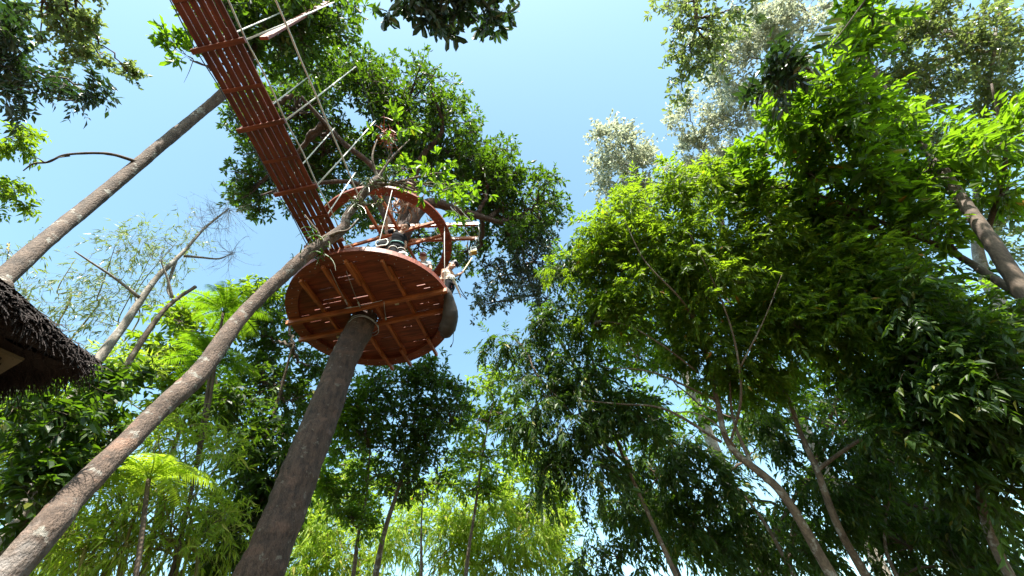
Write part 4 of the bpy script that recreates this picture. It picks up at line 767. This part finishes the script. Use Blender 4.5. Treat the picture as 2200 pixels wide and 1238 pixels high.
# ------------------------------------------------------------------ thatched hut
hz = 3.9; K0 = Wz(203, 803, hz)                         # eave corner
EA = unit(V3_(0.02, -1, 0)); EB = unit(V3_(-1, -0.02, 0))
hut = thing('thatched_hut', 'hut with shaggy dark thatched roof and beige board at the left edge', 'hut', K0 * [1, 1, 0] + EA * 3 + EB * 3)
LA, LB, RH = 6.0, 6.0, 0.7
def HP(a, b, z): return K0 + EA * a + EB * b + [0, 0, z]
ap = HP(LA / 2, LB / 2, RH); th = MB(); r_ = np.random.default_rng(31)
cs = [HP(0, 0, 0), HP(LA, 0, 0), HP(LA, LB, 0), HP(0, LB, 0)]
for k in range(4):
    a, b = cs[k], cs[(k + 1) % 4]; n = 24; m_ = 10
    for zo, fl in ((0.0, 0), (0.10, 1)):
        V = []
        for j in range(m_ + 1):
            for i in range(n + 1):
                e = a + (b - a) * i / n; p = e + (ap - e) * j / m_; V.append(p + [0, 0, zo] + r_.normal(0, 0.012, 3))
        f = [[j * (n + 1) + i, j * (n + 1) + i + 1, (j + 1) * (n + 1) + i + 1, (j + 1) * (n + 1) + i] for j in range(m_) for i in range(n)]
        th.add(V, f)
    # shaggy courses of straw
    for j, cnt in ((0, 3600), (0.02, 1600), (0.06, 800), (0.14, 500)):
        s = r_.random(cnt); e = a + (b - a) * s[:, None]; B = e + (ap - e) * (j + r_.uniform(0, 0.04, cnt))[:, None] + np.stack([np.zeros(cnt), np.zeros(cnt), r_.uniform(-0.02, 0.12, cnt)], 1)
        out = unit(np.cross(b - a, [0, 0, 1.0])); out = out if out @ (a - ap) > 0 else -out
        d = unit(out[None] * 0.8 + [0, 0, -0.55] + r_.normal(0, 0.3, (cnt, 3))); L = r_.uniform(0.05, 0.17, cnt)[:, None]
        twigtubes(th, bez(B, B + d * L * 0.6, B + d * L + np.array([0, 0, -0.2]) * L, 3), 0.0045, 0.002)
TH = barkmat('thatch', (0.012, 0.007, 0.006), (0.035, 0.021, 0.018), (0.09, 0.06, 0.055), 0.64, 14, 0.6, 1.0)
part('roof', th, TH, hut)
PL = plain('bamboo_pole', (0.16, 0.11, 0.06), 0.5)
fr = MB()
for k in range(1, 9):
    for a, b in ((HP(LA * k / 9, 0.1, -0.02), ap), (HP(0.1, LB * k / 9, -0.02), ap)):
        fr.tube([a, a + (b - a) * 0.9 + [0, 0, -0.04]], 0.025, 6)
part('rafters', fr, PL, hut, True)
for a, b in ((HP(0.5, 0.5, 0.12), HP(LA - 0.5, 0.5, 0.12)), (HP(0.5, 0.5, 0.16), HP(0.5, LB - 0.5, 0.16)), (HP(1.1, 1.1, 0.45), HP(LA - 1.1, 1.1, 0.45))):
    part('purlin', MB().tube([a, b], 0.035, 8), PL, hut, True)
for a, b in ((1.7, 1.7), (LA - 1.7, 1.7), (1.7, LB - 1.7), (LA - 1.7, LB - 1.7)):
    p = HP(a, b, 0.1); part('post', MB().tube([[p[0], p[1], -0.05], p], [0.09, 0.08], 10), PL, hut, True)
BG = plain('beige_board', (0.12, 0.10, 0.06), 0.7, 0, 0.12, 5)
DW = plain('dark_screen', (0.028, 0.018, 0.014), 0.9, 0, 0.4, 8)
for a0, b0, a1, b1 in ((0.36, 0.33, LA - 0.4, 0.33), (0.33, 0.36, 0.33, LB - 0.4)):       # hanging screens under the eaves
    q0, q1 = HP(a0, b0, 0), HP(a1, b1, 0); dv = unit(q1 - q0); L_ = np.linalg.norm(q1 - q0)
    _o = part('hanging_screen', MB().box((q0 + q1) / 2 - [0, 0, 0.38], (L_ / 2, 0.02, 0.42), np.array([dv, np.cross([0, 0, 1.0], dv), [0, 0, 1]])), DW, hut)
    fb = MB(); n_ = 420; B = q0 + dv * r_.uniform(0, L_, n_)[:, None] - [0, 0, 0.78]; L2 = r_.uniform(0.04, 0.16, n_)[:, None]
    twigtubes(fb, bez(B, B - [0, 0, 0.5] * L2, B - np.array([0, 0, 1.0]) * L2 + r_.normal(0, 0.02, (n_, 3)), 3), 0.006, 0.003); part('screen_fringe', fb, TH, _o)
e0, e1 = Wz(-60, 790, 3.84), Wz(2, 752, 3.84); ev = unit(e1 - e0); w_ = unit(np.cross(ev, [0, 0, 1.0])); w_ = w_ if w_ @ (Wz(0, 690, 3.75) - e1) < 0 else -w_
part('board', MB().box((e0 + e1) / 2 + w_ * 0.02, (np.linalg.norm(e1 - e0) / 2, 0.11, 0.012), np.array([ev, w_, [0, 0, 1]])), BG, hut)

# ------------------------------------------------------------------ people on the platform
def remeshed(mb, name, base, voxel=0.011, smooth=4):
    me = mb.mesh(name + '_raw', base); o = bpy.data.objects.new('raw', me); COL.objects.link(o)
    r = o.modifiers.new('r', 'REMESH'); r.mode = 'VOXEL'; r.voxel_size = voxel; r.use_smooth_shade = True
    s = o.modifiers.new('s', 'SMOOTH'); s.iterations = smooth; s.factor = 0.5
    dg = bpy.context.evaluated_depsgraph_get(); out = bpy.data.meshes.new_from_object(o.evaluated_get(dg)); out.name = name
    bpy.data.objects.remove(o); bpy.data.meshes.remove(me)
    out.materials.clear(); return out
SKIN = plain('skin', (0.36, 0.19, 0.12), 0.55, 0, 0.08, 12); IRIS = plain("eye", (0.02, 0.015, 0.012), 0.3); LIP = plain('lips', (0.30, 0.09, 0.07), 0.5)
def V3(*a): return np.array(a, float)
def limbtube(mb, pts, rs, k=12):
    P = spline(pts, 5); R = np.interp(np.linspace(0, len(rs) - 1, len(P)), range(len(rs)), rs); mb.tube(P, R, k)
    mb.ball(pts[0], rs[0]); mb.ball(pts[-1], rs[-1])
def person(label, J, face, hair, base):
    """one continuous body from joint positions; returns the Empty; clothing added by the caller"""
    o = thing('person', label, 'person', base); b = MB(); side = unit(np.cross(face, J['head'] - J['neck'])); hup = unit(np.cross(side, face)); hx = np.array([side, face, hup])
    fr = unit(face * [1, 1, 0.0])
    G = 1.15; S = 1.28; J['head'] = J['neck'] + unit(J['head'] - J['neck']) * 0.165
    P = spline([J['pelvis'], (J['pelvis'] + J['chest']) / 2, J['chest'], J['neck'] * 0.75 + J['chest'] * 0.25], 5)
    b.tube(P, np.interp(np.linspace(0, 3, len(P)), range(4), [0.150, 0.128, 0.165, 0.10]), 16, flat=0.66, ref=fr); b.ball(J['pelvis'], (0.14, 0.11, 0.10))
    b.tube([J['neck'] - [0, 0, 0.05], J['head'] - hup * 0.05], [0.062, 0.05], 12)
    H = J['head']; b.ball(H + S * hup * 0.015, S * V3(0.074, 0.092, 0.105), 0, 20, 14, hx); b.ball(H + S * (face * 0.022 - hup * 0.055), S * V3(0.052, 0.062, 0.058), 0, 16, 10, hx)
    b.ball(H + S * (face * 0.098 - hup * 0.018), S * V3(0.013, 0.017, 0.022), 0, 10, 8, hx); b.ball(H + S * (face * 0.08 - hup * 0.052), S * V3(0.024, 0.012, 0.011), 0, 10, 8, hx)
    for s in (-1, 1): b.ball(H + S * (side * 0.076 * s - face * 0.005 - hup * 0.005), S * V3(0.012, 0.02, 0.03), 0, 10, 8, hx)
    for s in 'RL':
        sh, el, ha = J['sh' + s], J['el' + s], J['ha' + s]
        b.ball(sh, 0.058); limbtube(b, [J['neck'] * 0.5 + sh * 0.5 - [0, 0, 0.03], sh], [0.06, 0.055]); limbtube(b, [sh, el], [0.056, 0.044]); limbtube(b, [el, (el + ha) / 2, ha], [0.046, 0.042, 0.030])
        d = unit(ha - el); n = unit(np.cross(d, [0.3, 0.5, 0.8])); w = np.cross(d, n); pc = ha + d * 0.045; b.ball(pc, (0.018, 0.038, 0.048), 0, 12, 8, np.array([n, w, d]))
        curl = J.get('grip' + s, 0.5)
        for i in range(4):
            r0 = ha + d * 0.08 + w * (0.028 - 0.0185 * i); L = (0.042, 0.048, 0.044, 0.034)[i]
            r1 = r0 + (d * (1 - curl) + n * curl) * L * 0.6; r2 = r1 + unit(d * (0.7 - 1.4 * curl) + n * (0.3 + curl)) * L * 0.8
            b.tube([r0 - d * 0.02, r0, r1, r2], [0.0095, 0.0095, 0.009, 0.0075], 8)
        t0 = ha + d * 0.03 + w * 0.03; b.tube([t0, t0 + w * 0.028 + d * 0.018 + n * 0.01, t0 + w * 0.028 + d * 0.045 + n * 0.025], [0.012, 0.011, 0.009], 8)
        hp, kn, an = J['hip' + s], J['kn' + s], J['an' + s]
        limbtube(b, [hp, kn], [0.085, 0.056]); limbtube(b, [kn, (kn + an) / 2 + [0, 0, 0.05], an], [0.056, 0.055, 0.036])
        b.ball(an + fr * 0.06 - [0, 0, 0.035], (0.045, 0.12, 0.035), 0, 12, 8, np.array([unit(np.cross(fr, [0, 0, 1])), fr, [0, 0, 1]]))
    me = remeshed(b, 'body', BASE[o.name], 0.0085); n = len(me.polygons); c = np.zeros(n * 3); me.polygons.foreach_get('center', c); c = c.reshape(-1, 3) + BASE[o.name]
    mi = np.zeros(n, int)
    for s in (-1, 1):
        q = c - (H + S * (side * 0.03 * s + face * 0.085 + hup * 0.018)); l = q @ hx.T / S; mi[(np.abs(l[:, 0]) < 0.015) & (np.abs(l[:, 2]) < 0.007) & (np.abs(l[:, 1]) < 0.04)] = 1
        q = c - (H + S * (side * 0.03 * s + face * 0.085 + hup * 0.042)); l = q @ hx.T / S; mi[(np.abs(l[:, 0]) < 0.02) & (np.abs(l[:, 2]) < 0.0045) & (np.abs(l[:, 1]) < 0.04)] = 1
    q = c - (H + S * (face * 0.085 - hup * 0.054)); l = q @ hx.T / S; mi[(np.abs(l[:, 0]) < 0.024) & (np.abs(l[:, 2]) < 0.008) & (np.abs(l[:, 1]) < 0.03)] = 2
    me.polygons.foreach_set('material_index', mi.astype(np.int32))
    part('body', None, [SKIN, IRIS, LIP], o, mesh=me)
    return o, side, hup, hx, fr
def cloth(o, name, J, mat, top=True, sleeve=0.0, hem=0.0, leg=0.0, fr=None, fat=0.02):
    b = MB()
    if top:
        lo = J['pelvis'] - unit(J['chest'] - J['pelvis']) * hem
        P = spline([lo, (J['pelvis'] + J['chest']) / 2, J['chest'], J['neck'] * 0.72 + J['chest'] * 0.28], 6)
        b.tube(P, np.interp(np.linspace(0, 3, len(P)), range(4), [0.168 + fat / 2, 0.142 + fat, 0.178 + fat / 2, 0.095]), 20, flat=0.70, ref=fr, rough=0.04, rng=np.random.default_rng(3))
        if sleeve:
            for s in 'RL':
                sh, el = J['sh' + s], J['el' + s]; b.ball(sh, 0.07); b.ball(J['neck'] * 0.45 + sh * 0.55 - [0, 0, 0.03], 0.07); b.tube([sh, sh + (el - sh) * sleeve], [0.070, 0.068], 14)
    else:
        P = [J['pelvis'] - [0, 0, 0.08], J['pelvis'] + unit(J['chest'] - J['pelvis']) * 0.10]; b.tube(P, [0.165, 0.155], 18, flat=0.74, ref=fr)
        for s in 'RL':
            a, k, n_ = J['hip' + s], J['kn' + s], J['an' + s]
            e = a + (k - a) * min(1, leg) ; pts = [a, (a + e) / 2, e]; rs = [0.112, 0.105, 0.095]
            if leg > 1: pts += [k + (n_ - k) * (leg - 1)]; rs = [0.11, 0.09, 0.075, 0.062]
            P = spline(pts, 4); b.tube(P, np.interp(np.linspace(0, len(rs) - 1, len(P)), range(len(rs)), rs), 14, rough=0.05, rng=np.random.default_rng(5))
    return part(name, None, mat, o, mesh=remeshed(b, name, BASE[o.name], 0.011, 3))
def legs(J, px, py, s=0.11, side=None, knee=(0, 0, 0)):
    for k, sg in (('R', -1), ('L', 1)):
        J['hip' + k] = J['pelvis'] + side * s * sg - [0, 0, 0.07]; J['an' + k] = np.array([px, py, 10.10]) + side * s * 1.1 * sg
        J['kn' + k] = (J['hip' + k] + J['an' + k]) / 2 + np.asarray(knee)
BLACK = plain('black_cloth', (0.006, 0.006, 0.008), 0.9, 0, 0.4, 30); BLACK.node_tree.nodes['Principled BSDF'].inputs['Specular IOR Level'].default_value = 0.15; WHITE = plain('white_cloth', (0.68, 0.67, 0.63), 0.8, 0, 0.08, 9); HAIR = plain('hair', (0.006, 0.005, 0.005), 0.8); HAIR.node_tree.nodes['Principled BSDF'].inputs['Specular IOR Level'].default_value = 0.15
TEAL = plain('teal_strap', (0.10, 0.26, 0.27), 0.6); RED = plain('red_strap', (0.40, 0.04, 0.05), 0.6); NAVY = plain('navy_cap', (0.012, 0.014, 0.03), 0.7); MAROON = plain('maroon_cap', (0.10, 0.02, 0.02), 0.7)
TAN = plain('pale_top', (0.55, 0.45, 0.36), 0.8); GREY = plain('grey_shirt', (0.20, 0.19, 0.19), 0.8); SACK = plain('brown_canvas', (0.042, 0.029, 0.024), 0.72, 0, 0.25, 5)

# man in black holding the white rope
J = {'head': Wz(873, 485, 11.52), 'neck': Wz(862, 499, 11.36), 'chest': Wz(856, 509, 11.20), 'pelvis': Wz(853, 531, 10.88),
     'shR': Wz(843, 497, 11.34), 'elR': Wz(830, 499, 11.50), 'haR': Wz(831, 472, 11.72), 'shL': Wz(869, 511, 11.26), 'elL': Wz(871, 529, 11.02), 'haL': Wz(864, 543, 10.86), 'gripR': 0.85, 'gripL': 0.5}
face = unit(EYE * 1.0 - J['head'] + V3(0.6, 0, 1.5)); sd_ = unit(np.cross([0, 0, 1], face))
legs(J, -2.78, 6.42, 0.10, unit(np.cross(face, [0, 0, -1.0])), (0.03, -0.08, 0))
mA, side, hup, hx, fr = person('young man in black shirt with dark hair at the near edge gripping a white rope', J, face, 'short', [-2.78, 6.42, 10.0])
cloth(mA, 'shirt', J, BLACK, True, 0.45, 0.02, fr=fr)
sh_ = cloth(mA, 'shorts', J, BLACK, False, leg=0.9, fr=fr)
H = J['head']; hb_ = MB().ball(H + 1.28 * (hup * 0.045 - face * 0.018), 1.28 * V3(0.083, 0.098, 0.090), 0, 20, 12, hx)
r_ = np.random.default_rng(2); B = H + hup * 0.06 - face * 0.015 + unit(r_.normal(0, 1, (260, 3)) @ hx + hup * 0.8 - face * 0.4) * 0.105
twigtubes(hb_, bez(B, B + hup * 0.012, B + hup * 0.02 + r_.normal(0, 0.01, (260, 3)), 3), 0.004, 0.002)
part('hair', hb_, HAIR, mA)
hn = MB(); pv = J['pelvis'] + unit(J['chest'] - J['pelvis']) * 0.10; th = np.linspace(0, 2 * PI, 25)
ax_ = unit(J['chest'] - J['pelvis']); sA = unit(np.cross(ax_, fr)); fA = np.cross(sA, ax_)
hn.tube([pv + sA * 0.175 * math.cos(t) + fA * 0.128 * math.sin(t) for t in th], 0.020, 8)
part('belt', hn, TEAL, mA, True)
hn = MB()
for s in 'RL':
    c_ = J['hip' + s] * 0.72 + J['kn' + s] * 0.28
    hn.tube([c_ + V3(0.115 * math.cos(t), 0.115 * math.sin(t), 0.03 * math.cos(t + 1)) for t in th], 0.014, 6)
part('leg_straps', hn, WHITE, mA, True)
pad = MB()
c_ = J['shR']; pad.ball(c_ + V3(0.0, 0, 0.035), (0.066, 0.07, 0.045), 0, 14, 8)
part('shoulder_panel', pad, WHITE, mA, True)

rp = thing('white_rope', 'thin white rope hanging from the ring beside the man in black', 'rope', Wz(829, 462, 13.0) * [1, 1, 0] + [0, 0, 13.0])
ra, rb_ = Wz(831, 455, 11.85), Wz(811, 534, 10.25)
part('rope', MB().tube(spline([ra + (ra - rb_) * 0.75, ra, (ra + rb_) / 2, rb_], 6), 0.011, 7), ROPE, rp, True)
sp_ = thing('harness_bag', 'small black bag with thick white trim at the near rim under the white rope', 'bag', Wz(820, 533, 10.05))
c_ = Wz(822, 526, 10.28); b_ = MB().ball(c_, (0.15, 0.09, 0.14), 0, 16, 10)
part('bag_body', b_, BLACK, sp_, True)
part('trim', MB().tube([c_ + V3(0.15 * math.cos(t), -0.06 - 0.02 * math.sin(3 * t), 0.145 * math.sin(t)) for t in th], 0.016, 8), WHITE, sp_, True)
wb = thing('white_bundle', 'small crumpled white cloth bundle on the near rim right of the man in black', 'cloth', Wz(866, 548, 10.02))
b_ = MB(); r_ = np.random.default_rng(6)
for k in range(7): b_.ball(Wz(866, 546, 10.10) + r_.normal(0, 1, 3) * [0.06, 0.03, 0.03], r_.uniform(0.045, 0.075), 0, 10, 7)
part('folds', None, WHITE, wb, mesh=remeshed(b_, 'folds', BASE[wb.name], 0.012, 3))

# man with the maroon cap, mostly hidden behind the rim
h_ = Wz(909, 553, 11.55)
J = {'head': h_, 'neck': h_ + V3(-0.01, 0.03, -0.17), 'chest': h_ + V3(-0.03, 0.06, -0.36), 'pelvis': h_ + V3(-0.04, 0.10, -0.72), 'gripR': 0.5, 'gripL': 0.5}
face = unit(EYE - h_ + V3(-0.8, 0, 1.8)); sB = unit(np.cross(face, [0, 0, -1.0]))
for k, sg in (('R', -1), ('L', 1)):
    J['sh' + k] = J['neck'] + sB * 0.18 * sg - [0, 0, 0.07]; J['el' + k] = J['sh' + k] + sB * 0.06 * sg + [0, 0, -0.27]; J['ha' + k] = J['el' + k] + [0.02, -0.14, -0.18]
legs(J, h_[0] - 0.04, h_[1] + 0.12, 0.10, sB)
mB_, side, hup, hx, fr = person('man in dark maroon cap peering over the rim between the other two people', J, face, '', [h_[0], h_[1] + 0.12, 10.0])
cloth(mB_, 'shirt', J, GREY, True, 0.5, 0.02, fr=fr); cloth(mB_, 'trousers', J, BLACK, False, leg=1.8, fr=fr)
def cap(o, H, hx, hup, face, mat, light=None):
    h0 = H; H = h0 * 0; S = 1.28
    mb = MB().ball(H + hup * 0.055 - face * 0.008, (0.086, 0.102, 0.075), 0, 20, 12, hx)
    P = [H + hup * 0.058 + hx[0] * 0.075 * math.cos(t) + face * (0.075 + 0.085 * math.sin(t)) for t in np.linspace(0, PI, 13)]
    Q = [H + hup * 0.062 + hx[0] * 0.075 * math.cos(t) + face * 0.07 for t in np.linspace(0, PI, 13)]
    V = np.array(P + Q + [p + hup * 0.007 for p in P] + [p + hup * 0.007 for p in Q]); n = 13
    f = [[i, i + 1, n + i + 1, n + i] for i in range(n - 1)] + [[2 * n + i + 1, 2 * n + i, 3 * n + i, 3 * n + i + 1] for i in range(n - 1)] + [[i + 1, i, 2 * n + i, 2 * n + i + 1] for i in range(n - 1)]
    bm_ = MB().add(V * S + h0, f); mb.v = [v * S + h0 for v in mb.v]; c1 = part('cap', mb, mat, o, True); part('cap_brim', bm_, mat, c1)
    if light:
        lb2 = MB()
        for k in range(3): lb2.box(H + hup * 0.10 + face * (0.045 + 0.004 * k) + hx[0] * (0.035 + 0.016 * k), (0.004, 0.028, 0.022), hx)
        lb2.v = [v * S + h0 for v in lb2.v]
        part('cap_emblem', lb2, light, c1)
cap(mB_, J['head'], hx, hup, face, MAROON)

# woman leaning out at the right edge with the pole
J = {'head': Wz(971, 571, 11.28), 'neck': Wz(961, 577, 11.20), 'chest': Wz(960, 589, 11.02), 'pelvis': Wz(966, 610, 10.72), 'shR': Wz(952, 582, 11.16), 'elR': Wz(950, 598, 10.92), 'haR': Wz(942, 604, 10.62),
     'shL': Wz(967, 582, 11.12), 'elL': Wz(976, 594, 10.98), 'haL': Wz(990, 588, 11.22), 'gripL': 0.85, 'gripR': 0.4}
face = unit(V3(0.75, -0.35, -0.50)); sC = unit(np.cross(face, [0, 0, -1.0]))
legs(J, -1.93, 7.66, 0.085, sC, (0.05, -0.02, 0))
wC, side, hup, hx, fr = person('woman in black cap and pale top leaning out at the right edge holding a pole', J, face, '', [-1.93, 7.66, 10.0])
cloth(wC, 'top', J, TAN, True, 0.0, -0.10, fr=fr, fat=0.0); cloth(wC, 'trousers', J, BLACK, False, leg=1.85, fr=fr)
H = J['head']; cap(wC, H, hx, hup, face, NAVY, WHITE)
hr = MB(); r_ = np.random.default_rng(8); B = H - face * 0.07 + r_.normal(0, 0.02, (140, 3)); twigtubes(hr, bez(B, B - face * 0.06 + [0, 0, -0.08], B + V3(0.01, 0, -0.20) + r_.normal(0, 0.02, (140, 3)), 4), 0.005, 0.002)
part('hair', hr, HAIR, wC)
b_ = MB(); r_ = np.random.default_rng(16)                # white shirt knotted round the waist
for k in range(46): b_.ball(J['pelvis'] * 0.55 + J['chest'] * 0.45 + unit(r_.normal(0, 1, 3)) * [0.15, 0.12, 0.09], V3(*r_.uniform(0.022, 0.06, 3)), 0, 10, 7)
b_.tube([J['pelvis'] * 0.75 + J['chest'] * 0.25, J['pelvis'] * 0.3 + J['chest'] * 0.7], [0.165, 0.15], 16, flat=0.8)
b_.tube(spline([Wz(970, 598, 10.85), Wz(979, 612, 10.72), Wz(986, 627, 10.55), Wz(990, 640, 10.4)], 4), np.linspace(0.06, 0.02, 13), 10, flat=0.4)
part('knotted_shirt', None, WHITE, wC, mesh=remeshed(b_, 'knotted_shirt', BASE[wC.name], 0.012, 2))
part('red_strap', MB().tube(spline([Wz(966, 600, 10.86), Wz(969, 612, 10.66), Wz(969, 622, 10.5)], 5), 0.035, 8), RED, wC, True)
part('loose_strap', MB().tube(spline([Wz(984, 612, 10.7), Wz(994, 630, 10.5), Wz(1004, 643, 10.4)], 5), 0.012, 6).tube(spline([Wz(974, 632, 10.4), Wz(988, 631, 10.42), Wz(1003, 644, 10.4)], 5), 0.008, 6), BLACK, wC, True)
pl = thing('pole', 'short pale yellow pole held by the woman reaching up to the white box', 'pole', Wz(991, 588, 11.24))
part('shaft', MB().tube([Wz(988, 594, 11.12), Wz(1014, 554, 12.36)], [0.020, 0.018], 10), plain('pale_wood', (0.62, 0.48, 0.26), 0.5), pl, True)
part('grip', MB().tube([Wz(984, 601, 10.98), Wz(989.5, 591, 11.18)], 0.028, 10), BLK, pl, True)

# the heavy dark sack at the right of the rim
sk = thing('sack', 'large dark brown canvas sack bulging over the right side of the platform rim', 'bag', Wz(962, 640, 9.8))
pp = [Wz(957, 618, 10.06), Wz(962, 632, 9.92), Wz(966, 655, 9.72), Wz(967, 680, 9.5), Wz(962, 702, 9.34), Wz(955, 716, 9.26), Wz(948, 722, 9.22)]
P = spline(pp, 8); R = np.interp(np.linspace(0, 6, len(P)), range(7), [0.05, 0.11, 0.165, 0.215, 0.22, 0.18, 0.06])
part('canvas', MB().tube(P, R, 36, rough=0.05, rng=np.random.default_rng(21)), SACK, sk, True)
part('cord', MB().tube(spline([Wz(977, 700, 9.3), Wz(974, 720, 9.15), Wz(973.5, 734, 9.0), Wz(970, 743, 8.95)], 5), 0.009, 6).tube([Wz(971, 740, 8.96), Wz(968, 746, 8.92)], [0.012, 0.022], 8), CABLE, sk, True)
